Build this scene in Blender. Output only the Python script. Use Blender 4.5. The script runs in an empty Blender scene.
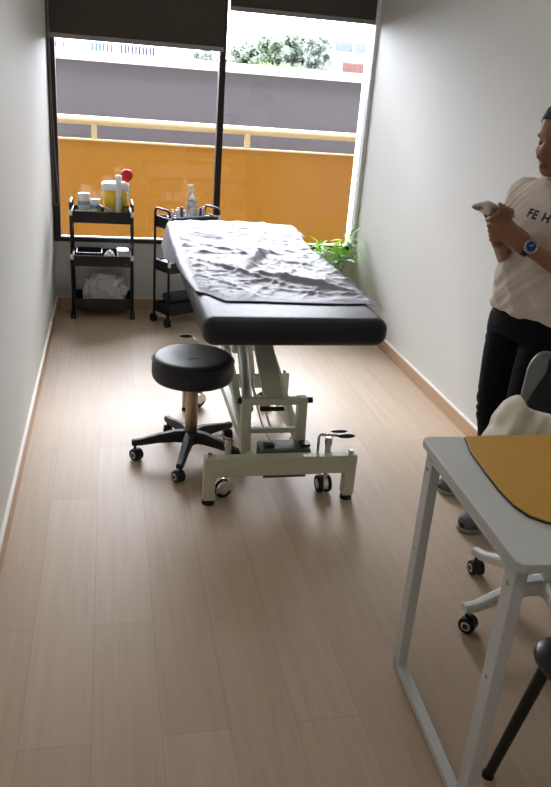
import bpy, bmesh, math, random
from mathutils import Vector, Matrix, noise, Quaternion
from mathutils.bvhtree import BVHTree
random.seed(7)
scn = bpy.context.scene
COL = scn.collection
V = Vector
PI = math.pi

# ------------------------------------------------------------------ materials
MATS = {}
def mat(name, col, rough=.5, metal=0., var=.06, nscale=12., bump=0., bscale=60., spec=.5, trans=0., alpha=1., sheen=0., coat=0., ior=1.45):
    if name in MATS: return MATS[name]
    m = bpy.data.materials.new(name); m.use_nodes = True
    nt = m.node_tree; N = nt.nodes; b = N['Principled BSDF']
    tc = N.new('ShaderNodeTexCoord')
    nz = N.new('ShaderNodeTexNoise'); nz.inputs['Scale'].default_value = nscale; nz.inputs['Detail'].default_value = 4
    nt.links.new(tc.outputs['Object'], nz.inputs['Vector'])
    mx = N.new('ShaderNodeMix'); mx.data_type = 'RGBA'
    nt.links.new(nz.outputs['Fac'], mx.inputs[0])
    mx.inputs[6].default_value = (*[max(0, c*(1-var)) for c in col], 1)
    mx.inputs[7].default_value = (*[min(1, c*(1+var)) for c in col], 1)
    nt.links.new(mx.outputs[2], b.inputs['Base Color'])
    b.inputs['Roughness'].default_value = rough; b.inputs['Metallic'].default_value = metal
    b.inputs['Specular IOR Level'].default_value = spec
    b.inputs['Transmission Weight'].default_value = trans; b.inputs['Alpha'].default_value = alpha
    b.inputs['Sheen Weight'].default_value = sheen; b.inputs['Coat Weight'].default_value = coat
    b.inputs['IOR'].default_value = ior
    if bump:
        n2 = N.new('ShaderNodeTexNoise'); n2.inputs['Scale'].default_value = bscale; n2.inputs['Detail'].default_value = 3
        nt.links.new(tc.outputs['Object'], n2.inputs['Vector'])
        bp = N.new('ShaderNodeBump'); bp.inputs['Strength'].default_value = bump; bp.inputs['Distance'].default_value = .01
        nt.links.new(n2.outputs['Fac'], bp.inputs['Height']); nt.links.new(bp.outputs['Normal'], b.inputs['Normal'])
    MATS[name] = m
    return m

def srgb(r, g, b):
    f = lambda c: c/12.92 if c <= .04045 else ((c+.055)/1.055)**2.4
    return (f(r/255), f(g/255), f(b/255))

def floor_material():
    m = bpy.data.materials.new('oak_vinyl_planks'); m.use_nodes = True
    nt = m.node_tree; N = nt.nodes; L = nt.links; b = N['Principled BSDF']
    tc = N.new('ShaderNodeTexCoord')
    mp = N.new('ShaderNodeMapping'); mp.inputs['Rotation'].default_value = (0, 0, PI/2); mp.inputs['Location'].default_value = (.25, .06, 0)
    L.new(tc.outputs['Object'], mp.inputs['Vector'])
    br = N.new('ShaderNodeTexBrick')
    br.inputs['Scale'].default_value = 1; br.inputs['Brick Width'].default_value = 1.22; br.inputs['Row Height'].default_value = .178
    br.inputs['Mortar Size'].default_value = .0011; br.inputs['Mortar Smooth'].default_value = .3; br.inputs['Bias'].default_value = 0
    br.inputs['Color1'].default_value = (*FL_A, 1); br.inputs['Color2'].default_value = (*FL_B, 1)
    br.inputs['Mortar'].default_value = (*[c*.72 for c in FL_A], 1)
    br.offset = .37; br.offset_frequency = 2
    L.new(mp.outputs['Vector'], br.inputs['Vector'])
    m2 = N.new('ShaderNodeMapping'); m2.inputs['Scale'].default_value = (26, 1.6, 1)
    L.new(tc.outputs['Object'], m2.inputs['Vector'])
    nz = N.new('ShaderNodeTexNoise'); nz.inputs['Scale'].default_value = 1.6; nz.inputs['Detail'].default_value = 7; nz.inputs['Distortion'].default_value = .6
    L.new(m2.outputs['Vector'], nz.inputs['Vector'])
    rp = N.new('ShaderNodeValToRGB'); rp.color_ramp.elements[0].position = .3; rp.color_ramp.elements[1].position = .75
    rp.color_ramp.elements[0].color = (.91, .90, .885, 1); rp.color_ramp.elements[1].color = (1.04, 1.04, 1.04, 1)
    L.new(nz.outputs['Fac'], rp.inputs['Fac'])
    mx = N.new('ShaderNodeMix'); mx.data_type = 'RGBA'; mx.blend_type = 'MULTIPLY'; mx.inputs[0].default_value = 1
    L.new(br.outputs['Color'], mx.inputs[6]); L.new(rp.outputs['Color'], mx.inputs[7])
    L.new(mx.outputs[2], b.inputs['Base Color'])
    mr = N.new('ShaderNodeMapRange'); mr.inputs['To Min'].default_value = .42; mr.inputs['To Max'].default_value = .52
    L.new(nz.outputs['Fac'], mr.inputs['Value']); L.new(mr.outputs['Result'], b.inputs['Roughness'])
    b.inputs['Specular IOR Level'].default_value = .28
    bp = N.new('ShaderNodeBump'); bp.inputs['Strength'].default_value = .04; bp.inputs['Distance'].default_value = .004
    L.new(nz.outputs['Fac'], bp.inputs['Height']); L.new(bp.outputs['Normal'], b.inputs['Normal'])
    return m

def wood_material(name, col):
    m = bpy.data.materials.new(name); m.use_nodes = True
    nt = m.node_tree; N = nt.nodes; L = nt.links; b = N['Principled BSDF']
    tc = N.new('ShaderNodeTexCoord'); mp = N.new('ShaderNodeMapping'); mp.inputs['Scale'].default_value = (3, 2, 40)
    L.new(tc.outputs['Object'], mp.inputs['Vector'])
    nz = N.new('ShaderNodeTexNoise'); nz.inputs['Scale'].default_value = 1.5; nz.inputs['Detail'].default_value = 6
    L.new(mp.outputs['Vector'], nz.inputs['Vector'])
    mx = N.new('ShaderNodeMix'); mx.data_type = 'RGBA'; L.new(nz.outputs['Fac'], mx.inputs[0])
    mx.inputs[6].default_value = (*[c*.85 for c in col], 1); mx.inputs[7].default_value = (*[min(1, c*1.12) for c in col], 1)
    L.new(mx.outputs[2], b.inputs['Base Color']); b.inputs['Roughness'].default_value = .45
    return m

def pane_material():
    m = bpy.data.materials.new('window_glass'); m.use_nodes = True
    nt = m.node_tree; N = nt.nodes; L = nt.links
    for n in list(N):
        if n.type != 'OUTPUT_MATERIAL': N.remove(n)
    out = [n for n in N if n.type == 'OUTPUT_MATERIAL'][0]
    tr = N.new('ShaderNodeBsdfTransparent'); tr.inputs['Color'].default_value = (.96, .97, .97, 1)
    gl = N.new('ShaderNodeBsdfGlossy'); gl.inputs['Roughness'].default_value = .02
    fr = N.new('ShaderNodeFresnel'); fr.inputs['IOR'].default_value = 1.45
    mx = N.new('ShaderNodeMixShader')
    L.new(fr.outputs['Fac'], mx.inputs['Fac']); L.new(tr.outputs[0], mx.inputs[1]); L.new(gl.outputs[0], mx.inputs[2])
    L.new(mx.outputs[0], out.inputs['Surface'])
    return m

def translucent(name, col, rough=.5, fac=.35, clear=0.):
    m = bpy.data.materials.new(name); m.use_nodes = True
    nt = m.node_tree; N = nt.nodes; L = nt.links
    b = N['Principled BSDF']; out = [n for n in N if n.type == 'OUTPUT_MATERIAL'][0]
    tc = N.new('ShaderNodeTexCoord'); nz = N.new('ShaderNodeTexNoise'); nz.inputs['Scale'].default_value = 9
    L.new(tc.outputs['Object'], nz.inputs['Vector'])
    mx0 = N.new('ShaderNodeMix'); mx0.data_type = 'RGBA'; L.new(nz.outputs['Fac'], mx0.inputs[0])
    mx0.inputs[6].default_value = (*[c*.96 for c in col], 1); mx0.inputs[7].default_value = (*[min(1, c*1.04) for c in col], 1)
    L.new(mx0.outputs[2], b.inputs['Base Color']); b.inputs['Roughness'].default_value = rough
    t = N.new('ShaderNodeBsdfTranslucent'); L.new(mx0.outputs[2], t.inputs['Color'])
    mx = N.new('ShaderNodeMixShader'); mx.inputs['Fac'].default_value = fac
    L.new(b.outputs[0], mx.inputs[1]); L.new(t.outputs[0], mx.inputs[2])
    last = mx
    if clear:
        tp = N.new('ShaderNodeBsdfTransparent'); m3 = N.new('ShaderNodeMixShader'); m3.inputs['Fac'].default_value = clear
        L.new(mx.outputs[0], m3.inputs[1]); L.new(tp.outputs[0], m3.inputs[2]); last = m3
    L.new(last.outputs[0], out.inputs['Surface'])
    return m

# ------------------------------------------------------------------ mesh helpers
def nb(): return bmesh.new()
def _xf(vs, M):
    for v in vs: v.co = M @ v.co

def box(bm, c, s, rot=None):
    vs = bmesh.ops.create_cube(bm, size=1)['verts']
    M = Matrix.Translation(V(c))
    if rot is not None: M = M @ rot
    _xf(vs, M @ Matrix.Diagonal((*s, 1)))
def bx(bm, x0, x1, y0, y1, z0, z1): box(bm, ((x0+x1)/2, (y0+y1)/2, (z0+z1)/2), (abs(x1-x0), abs(y1-y0), abs(z1-z0)))

def bar(bm, p0, p1, w, h, up=(0, 0, 1)):
    p0, p1 = V(p0), V(p1); d = p1-p0; l = d.length; d.normalize()
    u = V(up); s = d.cross(u)
    if s.length < 1e-4: u = V((0, 1, 0)); s = d.cross(u)
    s.normalize(); u = s.cross(d)
    vs = bmesh.ops.create_cube(bm, size=1)['verts']
    R = Matrix((s, d, u)).transposed().to_4x4()
    _xf(vs, Matrix.Translation((p0+p1)/2) @ R @ Matrix.Diagonal((w, l, h, 1)))

def cyl(bm, p0, p1, r0, r1=None, n=16):
    p0, p1 = V(p0), V(p1); d = p1-p0
    r1 = r0 if r1 is None else r1
    vs = bmesh.ops.create_cone(bm, cap_ends=True, cap_tris=False, segments=n, radius1=r0, radius2=r1, depth=d.length)['verts']
    q = V((0, 0, 1)).rotation_difference(d.normalized())
    _xf(vs, Matrix.Translation((p0+p1)/2) @ q.to_matrix().to_4x4())

def ell(bm, c, r, rot=None, u=20, v=12):
    vs = bmesh.ops.create_uvsphere(bm, u_segments=u, v_segments=v, radius=1)['verts']
    r = (r, r, r) if not hasattr(r, '__len__') else r
    M = Matrix.Translation(V(c))
    if rot is not None: M = M @ rot
    _xf(vs, M @ Matrix.Diagonal((*r, 1)))

def catmull(P, k=6):
    P = [V(p) for p in P]; out = []
    for i in range(len(P)-1):
        p0 = P[max(i-1, 0)]; p1 = P[i]; p2 = P[i+1]; p3 = P[min(i+2, len(P)-1)]
        for j in range(k):
            t = j/k
            out.append(.5*((2*p1)+(p2-p0)*t+(2*p0-5*p1+4*p2-p3)*t*t+(3*p1-p0-3*p2+p3)*t**3))
    out.append(P[-1]); return out

def tube(bm, pts, r, n=8, closed=False, cap=True, flat=1.):
    pts = [V(p) for p in pts]; N = len(pts)
    rs = r if hasattr(r, '__len__') else [r]*N
    T = []
    for i in range(N):
        if closed: t = pts[(i+1) % N]-pts[i-1]
        else: t = pts[min(i+1, N-1)]-pts[max(i-1, 0)]
        T.append(t.normalized())
    a = V((0, 0, 1)) if abs(T[0].z) < .9 else V((1, 0, 0))
    x = T[0].cross(a).normalized(); rings = []
    for i in range(N):
        if i:
            q = T[i-1].rotation_difference(T[i]); x = q @ x
        x = (x - T[i]*x.dot(T[i])).normalized(); y = T[i].cross(x)
        rings.append([bm.verts.new(pts[i]+(x*math.cos(2*PI*k/n)+y*math.sin(2*PI*k/n)*flat)*rs[i]) for k in range(n)])
    M = N if closed else N-1
    for i in range(M):
        A, B = rings[i], rings[(i+1) % N]
        for k in range(n): bm.faces.new((A[k], A[(k+1) % n], B[(k+1) % n], B[k]))
    if cap and not closed:
        bm.faces.new(list(reversed(rings[0]))); bm.faces.new(rings[-1])

def lathe(bm, prof, c=(0, 0, 0), n=24, cap=True, rot=None):
    c = V(c); rings = []
    for r, z in prof:
        ring = []
        for k in range(n):
            p = V((r*math.cos(2*PI*k/n), r*math.sin(2*PI*k/n), z))
            if rot is not None: p = rot @ p
            ring.append(bm.verts.new(c+p))
        rings.append(ring)
    for A, B in zip(rings, rings[1:]):
        for k in range(n): bm.faces.new((A[k], A[(k+1) % n], B[(k+1) % n], B[k]))
    if cap:
        bm.faces.new(list(reversed(rings[0]))); bm.faces.new(rings[-1])

def prism(bm, poly, z0, z1):
    a = [bm.verts.new((x, y, z0)) for x, y in poly]; b = [bm.verts.new((x, y, z1)) for x, y in poly]
    n = len(poly); bm.faces.new(list(reversed(a))); bm.faces.new(b)
    for k in range(n): bm.faces.new((a[k], a[(k+1) % n], b[(k+1) % n], b[k]))

def rrect(x0, x1, y0, y1, r, k=5):
    out = []
    for cx, cy, a0 in ((x1-r, y1-r, 0), (x0+r, y1-r, 90), (x0+r, y0+r, 180), (x1-r, y0+r, 270)):
        for i in range(k+1):
            a = math.radians(a0+90*i/k); out.append((cx+r*math.cos(a), cy+r*math.sin(a)))
    return out

def loft(bm, rings, cap=True):
    R = [[bm.verts.new(p) for p in r] for r in rings]; n = len(R[0])
    for A, B in zip(R, R[1:]):
        for k in range(n): bm.faces.new((A[k], A[(k+1) % n], B[(k+1) % n], B[k]))
    if cap: bm.faces.new(list(reversed(R[0]))); bm.faces.new(R[-1])

# ------------------------------------------------------------------ objects
ROOT = {}
def tag(o, label=None, cat=None, group=None, kind=None):
    if label: o['label'] = label
    if cat: o['category'] = cat
    if group: o['group'] = group
    if kind: o['kind'] = kind
    return o
def thing(name, loc, label, cat, group=None, rz=0.):
    o = bpy.data.objects.new(name, None); COL.objects.link(o)
    o.empty_display_size = .1
    o.location = loc; o.rotation_euler = (0, 0, rz)
    M = Matrix.Translation(V(loc)) @ Matrix.Rotation(rz, 4, 'Z')
    ROOT[o.name] = M
    return tag(o, label, cat, group)
def rootM(o):
    while o.parent: o = o.parent
    return ROOT.get(o.name, Matrix.Identity(4))
def fin(bm, name, m, parent=None, smooth=False, bevel=0., seg=2, local=False, label=None, angle=35, mods=None):
    """world-space bmesh -> object (part when parent is given)"""
    if parent is not None and not local: bm.transform(rootM(parent).inverted())
    bmesh.ops.recalc_face_normals(bm, faces=bm.faces)
    me = bpy.data.meshes.new(name); bm.to_mesh(me); bm.free()
    me.materials.append(m)
    o = bpy.data.objects.new(name, me); COL.objects.link(o)
    if smooth:
        for p in me.polygons: p.use_smooth = True
    if bevel:
        md = o.modifiers.new('bevel', 'BEVEL'); md.width = bevel; md.segments = seg; md.limit_method = 'ANGLE'; md.angle_limit = math.radians(angle)
        for p in me.polygons: p.use_smooth = True
        try: md.harden_normals = True
        except Exception: pass
    if parent is not None: o.parent = parent
    if label: o['label'] = label
    return o
def single(bm, name, m, loc, label, cat, group=None, **kw):
    """a thing that is one mesh, origin at loc"""
    bm.transform(Matrix.Translation(-V(loc)))
    o = fin(bm, name, m, None, **kw); o.location = loc
    return tag(o, label, cat, group)
def struct(bm, name, m, **kw):
    o = fin(bm, name, m, None, **kw); o['kind'] = 'structure'; return o
def kids(o): return [c for c in bpy.data.objects if c.parent == o]
def copy_tree(o, parent=None):
    c = o.copy(); COL.objects.link(c)
    if parent: c.parent = parent
    for ch in kids(o): copy_tree(ch, c)
    return c
def remeshed(bm, voxel, smooth_it=4, factor=.5):
    """union of overlapping closed shapes -> one continuous surface (bmesh)"""
    bmesh.ops.recalc_face_normals(bm, faces=bm.faces)
    me = bpy.data.meshes.new('tmp'); bm.to_mesh(me); bm.free()
    o = bpy.data.objects.new('tmp', me); COL.objects.link(o)
    r = o.modifiers.new('r', 'REMESH'); r.mode = 'VOXEL'; r.voxel_size = voxel; r.adaptivity = 0
    if smooth_it:
        s = o.modifiers.new('s', 'SMOOTH'); s.factor = factor; s.iterations = smooth_it
    dg = bpy.context.evaluated_depsgraph_get(); dg.update()
    ev = o.evaluated_get(dg); m2 = bpy.data.meshes.new_from_object(ev)
    out = bmesh.new(); out.from_mesh(m2)
    bpy.data.objects.remove(o); bpy.data.meshes.remove(me); bpy.data.meshes.remove(m2)
    return out

# ------------------------------------------------------------------ palette
FL_A = srgb(203, 182, 159); FL_B = srgb(194, 172, 148)
wall_m = mat('wall_paint', srgb(220, 220, 216), .55, var=.015, nscale=3, bump=.03, bscale=180)
ceil_m = mat('ceiling_paint', srgb(225, 224, 220), .8, var=.01)
floor_m = floor_material()
base_m = wood_material('baseboard_oak', srgb(196, 160, 126))
basecap_m = mat('baseboard_cap', srgb(240, 232, 224), .35, var=.02)
darkframe_m = mat('dark_bronze_aluminium', srgb(46, 38, 37), .4, .3)
whitetrim_m = mat('white_jamb', srgb(236, 236, 238), .4, var=.02)
pane_m = pane_material()
blind_m = mat('blind_fabric', srgb(72, 64, 56), .9, bump=.1, bscale=900, var=.05)
blindbar_m = mat('blind_bar_aluminium', srgb(150, 146, 142), .4, .6)
chain_m = mat('grey_cord', srgb(120, 116, 116), .5)
blackpl_m = mat('black_plastic', srgb(30, 30, 33), .38)
blackmetal_m = mat('black_powder_coat', srgb(27, 27, 31), .42, .0)
vinyl_m = mat('black_vinyl', srgb(36, 36, 40), .46, bump=.08, bscale=260, var=.1, nscale=20, spec=.42)
chrome_m = mat('chrome', srgb(205, 203, 200), .18, 1.)
bronze_m = mat('brushed_column', srgb(172, 158, 138), .3, 1.)
cream_m = mat('cream_green_powder_coat', srgb(202, 204, 182), .42, var=.03)
greybox_m = mat('grey_actuator_plastic', srgb(96, 102, 100), .5)
whitepl_m = mat('white_plastic', srgb(238, 238, 236), .4, var=.02)
rubber_m = mat('dark_rubber', srgb(26, 25, 25), .7)
wheelgrey_m = mat('grey_wheel_hub', srgb(168, 168, 165), .45)
whitesteel_m = mat('white_powder_coat', srgb(220, 222, 222), .42, var=.02)

# ------------------------------------------------------------------ camera
H = 1.57; F_PX = 752.
yaw, pitch, roll = -.2314994, -.3865152, .0785536
cy, sy, cp, sp = math.cos(yaw), math.sin(yaw), math.cos(pitch), math.sin(pitch)
fw = V((-sy*cp, cy*cp, sp)); rt = V((cy, sy, 0)); up = rt.cross(fw)
r2 = math.cos(roll)*rt+math.sin(roll)*up; u2 = -math.sin(roll)*rt+math.cos(roll)*up
cam = bpy.data.cameras.new('camera'); co = bpy.data.objects.new('camera', cam); COL.objects.link(co)
M = Matrix((r2, u2, -fw)).transposed().to_4x4(); M.translation = (0, 0, H); co.matrix_world = M
cam.sensor_fit = 'HORIZONTAL'; cam.sensor_width = 36; cam.lens = F_PX/551*36; cam.clip_start = .05; cam.clip_end = 500
scn.camera = co

# ------------------------------------------------------------------ room
XL, XR, YD, YB, ZC = -.380, 1.768, 5.40, -1.5, 2.80
SILL = .475
b = nb(); bx(b, XL-.12, XR+.12, YB-.12, YD+.17, -.12, 0); struct(b, 'floor', floor_m)
b = nb(); bx(b, XL-.12, XR+.12, YB-.12, YD+.17, ZC, ZC+.12); struct(b, 'ceiling', ceil_m)
b = nb(); bx(b, XL-.12, XL, YB, YD+.17, 0, ZC); struct(b, 'wall_left', wall_m)
b = nb(); bx(b, XR, XR+.12, YB, YD+.17, 0, ZC); struct(b, 'wall_right', wall_m)
b = nb(); bx(b, XL-.12, XR+.12, YB-.12, YB, 0, ZC); struct(b, 'wall_back', wall_m)
b = nb(); bx(b, XL, XR, YD, YD+.17, 0, SILL); struct(b, 'wall_window_lower', wall_m)
b = nb(); bx(b, XL, XR, YD, YD+.17, 2.46, ZC); struct(b, 'wall_window_upper', wall_m)
def skirting(nm, pts, n):
    b = nb(); bar(b, *[(p[0], p[1], .036) for p in pts], .012, .072)
    o = struct(b, nm, base_m)
    b = nb(); bar(b, *[(p[0], p[1], .0765) for p in pts], .013, .009)
    fin(b, 'baseboard_cap', basecap_m, o, label='pale top edge of the skirting')
skirting('baseboard_left', ((XL+.006, YB, 0), (XL+.006, YD, 0)), 0)
skirting('baseboard_right', ((XR-.006, YB, 0), (XR-.006, YD, 0)), 0)
skirting('baseboard_far', ((XL+.012, YD-.006, 0), (XR-.012, YD-.006, 0)), 0)
# window: dark frame, mullion, two panes
GL, GR = -.333, 1.762
w = bpy.data.objects.new('window_1', None); COL.objects.link(w); w['kind'] = 'structure'; ROOT['window_1'] = Matrix.Identity(4)
b = nb()
bx(b, XL, GL, YD-.012, YD+.06, SILL, 2.46); bx(b, GL, XR, YD-.012, YD+.06, SILL, .503); bx(b, GL, XR, YD-.01, YD+.06, 2.42, 2.46)
fin(b, 'window_frame', darkframe_m, w, bevel=.003)
b = nb(); bx(b, .716, .758, YD-.02, YD+.06, .503, 2.42); fin(b, 'mullion', darkframe_m, w, bevel=.003)
b = nb(); bx(b, GL, XR, YD-.011, YD+.03, .503, .511); fin(b, 'sill_highlight', whitetrim_m, w, label='thin white strip for the sill highlight along the bottom of the glass')  # bright highlight on the sill, put in as a white strip
for x0, x1 in ((GL, .716), (.758, GR)):
    b = nb(); bx(b, x0, x1, YD+.022, YD+.028, .511, 2.42); fin(b, 'pane', pane_m, w)
b = nb(); bx(b, XR-.022, XR, YD-.075, YD, SILL, 2.46); struct(b, 'trim_1', whitetrim_m, bevel=.003)
# blinds
def blind(nm, x0, x1, zb, label, chain=False):
    t = thing(nm, ((x0+x1)/2, YD-.045, zb), label, 'blind')
    b = nb(); bx(b, x0, x1, YD-.046, YD-.043, zb+.028, 2.70); fin(b, 'fabric', blind_m, t)
    b = nb(); bx(b, x0, x1, YD-.052, YD-.037, zb, zb+.03); fin(b, 'bottom_bar', blindbar_m, t, bevel=.004)
    b = nb(); cyl(b, (x0, YD-.02-.04, 2.72), (x1, YD-.06, 2.72), .03); fin(b, 'roller', blind_m, t, smooth=True)
    if chain:
        pts = [(XL+.018, YD-.055, 2.7), (XL+.020, YD-.05, 1.6), (XL+.028, YD-.05, 1.1), (XL+.042, YD-.045, .82), (XL+.045, YD-.045, .76), (XL+.032, YD-.045, .725), (XL+.016, YD-.045, .745), (XL+.013, YD-.05, .9), (XL+.012, YD-.055, 1.6), (XL+.012, YD-.055, 2.7)]
        b = nb(); tube(b, catmull(pts, 6), .0035, 6); fin(b, 'pull_cord', chain_m, t, smooth=True, label='grey looped pull cord')
blind('roller_blind', XL+.004, .735, 1.752, 'dark taupe roller blind over the left window pane, pulled lower', True)
blind('roller_blind', .765, XR-.006, 1.998, 'dark taupe roller blind over the right window pane, raised higher')

# ------------------------------------------------------------------ utility trolleys
def trolley(loc, rz, Wd, Dp, label):
    t = thing('utility_trolley', loc, label, 'trolley', 'black utility trolleys by the window', rz)
    hw, hd = Wd/2, Dp/2
    for s in (-1, 1):
        b = nb()
        pts = [(s*hw, -hd, .05), (s*hw, -hd, .70), (s*hw, -hd, .745)]+[(s*hw, -hd+.03-.03*math.cos(a), .75+.03*math.sin(a)) for a in (.5, 1.0, PI/2)]
        pts += [(s*hw, hd-.03+.03*math.sin(a), .75+.03*math.cos(a)) for a in (0, .6, 1.1)]+[(s*hw, hd, .745), (s*hw, hd, .70), (s*hw, hd, .05)]
        tube(b, pts, .0085, 8); fin(b, 'side_frame', blackmetal_m, t, smooth=True, local=True)
    for z0, h in ((.655, .07), (.368, .068), (.078, .062)):
        b = nb(); hx, hy, th = hw-.008, hd-.004, .005
        bx(b, -hx, hx, -hy, hy, z0, z0+th)
        for s in (-1, 1):
            bx(b, s*hx-th/2, s*hx+th/2, -hy, hy, z0, z0+h); bx(b, -hx, hx, s*hy-th/2, s*hy+th/2, z0, z0+h)
            cyl(b, (-hx, s*hy, z0+h), (hx, s*hy, z0+h), .005, n=8); cyl(b, (s*hx, -hy, z0+h), (s*hx, hy, z0+h), .005, n=8)
        tr = fin(b, 'tray', blackmetal_m, t, local=True)
        if z0 > .3:
            for s in (-1, 1):
                b = nb(); box(b, (s*(hw-.001), -hd-.004, z0+h-.005), (.02, .012, .036)); fin(b, 'corner_clip', whitepl_m, tr, local=True, bevel=.003, label='white corner clip')
    for sx in (-1, 1):
        for sy in (-1, 1):
            b = nb(); cyl(b, (sx*hw, sy*hd, .04), (sx*hw, sy*hd, .085), .008, n=10); bx(b, sx*hw-.013, sx*hw+.013, sy*hd-.015, sy*hd+.02, .035, .05)
            c = fin(b, 'caster', blackpl_m, t, local=True)
            b = nb()
            for q in (-.01, .01): cyl(b, (sx*hw+q-.006, sy*hd+.006, .029), (sx*hw+q+.005, sy*hd+.006, .029), .029)
            fin(b, 'wheel', rubber_m, c, local=True, bevel=.003)
    return t
TLx, TLy, TLd = -.0535, 5.235, .25
trolley((TLx, TLy, 0), 0, .395, TLd, 'black three-tier utility trolley standing clear by the left window pane')
# rotated second trolley: front-left leg (.377,4.93), back-left leg (.282,5.04)
rzR = math.atan2(.065, .10)*.9
ax = V((math.cos(rzR), math.sin(rzR), 0)); ay = V((-math.sin(rzR), math.cos(rzR), 0))
WR, DR = .40, .17
cR = V((.375, 4.935, 0))+ax*WR/2+ay*DR/2
trolley(cR, rzR, WR, DR, 'black three-tier utility trolley half hidden behind the treatment couch')
BOT_A = .06
def TR(a, d, z): return cR+ax*a+ay*d+V((0, 0, z))

# things on the left trolley (top tray floor .660)
ZT = .660
yellow_m = mat('sharps_yellow', srgb(240, 200, 60), .35, var=.05)
t = thing('sharps_container', (.036, 5.27, ZT), 'round yellow sharps tub with white lid on the top trolley tray', 'container')
b = nb(); lathe(b, [(.068, ZT+.001), (.072, ZT+.004), (.08, .80), (.083, .868), (.079, .868), (.07, .70), (.066, ZT+.006)], (.036, 5.27, 0), 32); fin(b, 'tub', yellow_m, t, smooth=True)
b = nb(); lathe(b, [(.089, .855), (.092, .862), (.092, .892), (.086, .902), (.03, .906), (.0005, .906)], (.036, 5.27, 0), 32); fin(b, 'lid', whitepl_m, t, smooth=True)
for pts in ([(-.049, 5.255, .885), (-.050, 5.235, .83), (-.046, 5.215, .80)], [(.121, 5.255, .885), (.122, 5.235, .83), (.118, 5.215, .80)]):
    b = nb(); tube(b, catmull(pts, 4), .006, 8); fin(b, 'handle', whitepl_m, t, smooth=True)
b = nb(); cyl(b, (.112, 5.305, .946), (.112, 5.313, .948), .040, n=28); bx(b, .104, .120, 5.303, 5.311, .896, .92); fin(b, 'flip_cap', mat('red_plastic', srgb(200, 28, 38), .35), t, bevel=.002, label='round red flip cap standing open')
t = thing('spray_bottle', (.055, 5.155, ZT), 'slim white upright spray tube in front of the yellow tub', 'bottle')
b = nb(); lathe(b, [(.016, ZT+.001), (.019, ZT+.006), (.0185, .80), (.015, .82), (.0135, .83)], (.055, 5.155, 0), 20); fin(b, 'bottle_body', mat('frosted_white', srgb(214, 214, 210), .3), t, smooth=True)
b = nb(); lathe(b, [(.0165, .825), (.0175, .835), (.0185, .93), (.021, .945), (.021, .96), (.012, .964)], (.055, 5.155, 0), 20); fin(b, 'cap', whitepl_m, t, smooth=True)
blue_m = mat('blue_grey_plastic', srgb(140, 166, 192), .4)
def tub(x, y, r, h, label, body):
    t = thing('jar', (x, y, ZT), label, 'jar')
    b = nb(); lathe(b, [(r*.93, ZT+.001), (r, ZT+.006), (r, ZT+h*.68), (r*.94, ZT+h*.74)], (x, y, 0), 24); fin(b, 'jar_body', body, t, smooth=True)
    b = nb(); lathe(b, [(r*.98, ZT+h*.72), (r*1.0, ZT+h*.75), (r*1.0, ZT+h*.96), (r*.93, ZT+h), (.001, ZT+h)], (x, y, 0), 24); fin(b, 'lid', whitepl_m, t, smooth=True)
    b = nb(); lathe(b, [(r*1.005, ZT+h*.18), (r*1.012, ZT+h*.2), (r*1.012, ZT+h*.56), (r*1.005, ZT+h*.58)], (x, y, 0), 24, cap=False); fin(b, 'label_band', mat('pale_label', srgb(196, 208, 220), .5), t, smooth=True)
tub(-.168, 5.215, .040, .172, 'taller blue-grey jar with white lid at left end of the top trolley tray', blue_m)
tub(-.094, 5.225, .0315, .135, 'shorter blue-grey jar with white lid beside the yellow tub', blue_m)
b = nb(); box(b, (-.15, 5.142, .712), (.16, .028, .05), Matrix.Rotation(.1, 4, 'X'))
b2 = nb(); bx(b2, -.225, -.075, 5.125, 5.155, ZT+.001, .733); b.free()
single(b2, 'tissue_pack', mat('beige_pack', srgb(214, 190, 140), .6), (-.15, 5.14, ZT), 'low beige pack standing along the front of the top trolley tray', 'pack', bevel=.006)
b = nb(); bar(b, (-.085, 5.205, .765), (.03, 5.118, .735), .022, .006); single(b, 'wrapped_strip', mat('lavender_wrap', srgb(172, 156, 204), .45), (-.03, 5.16, .745), 'lavender wrapped strip lying across the tray rim', 'packet', bevel=.002)
t = thing('glass_jar', (.105, 5.165, ZT), 'small clear jar with amber contents at right end of the top trolley tray', 'jar')
b = nb(); lathe(b, [(.022, ZT+.001), (.025, ZT+.005), (.025, .74), (.021, .755), (.021, .765), (.019, .765), (.019, .755), (.023, .738), (.023, ZT+.006)], (.105, 5.165, 0), 20); fin(b, 'jar_glass', mat('clear_plastic', (.9, .9, .88), .08, trans=.9), t, smooth=True)
b = nb(); lathe(b, [(.02, ZT+.008), (.0215, ZT+.012), (.0215, .725), (.001, .725)], (.105, 5.165, 0), 16); fin(b, 'contents', mat('amber_swabs', srgb(190, 140, 70), .6), t, smooth=True)
# middle tray (.373)
ZM = .3735
b = nb(); x0, x1, y0, y1 = -.225, -.055, 5.15, 5.33
bx(b, x0, x1, y0, y1, ZM+.001, ZM+.006); bx(b, x0, x0+.005, y0, y1, ZM, .452); bx(b, x1-.005, x1, y0, y1, ZM, .452); bx(b, x0, x1, y0, y0+.005, ZM, .452); bx(b, x0, x1, y1-.005, y1, ZM, .452)
b2 = nb(); bx(b2, x0, x1, y0, y1, ZM+.001, ZM+.007)
for a in ((x0, x0+.006, y0, y1), (x1-.006, x1, y0, y1), (x0, x1, y0, y0+.006), (x0, x1, y1-.006, y1)): bx(b2, *a, ZM+.001, .452)
b.free(); single(b2, 'storage_bin', blackpl_m, (-.13, 5.24, ZM), 'open black bin on the middle tray of the clear-standing trolley', 'bin')
b = nb(); ell(b, (0, 0, 0), (.032, .05, .05), u=24, v=16)
for v in b.verts: v.co *= 1+.28*noise.noise(v.co*38+V((3, 1, 2)))
for v in b.verts: v.co.z = max(v.co.z, -.04)
b.transform(Matrix.Translation((-.006, 5.20, ZM+.041)))
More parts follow.
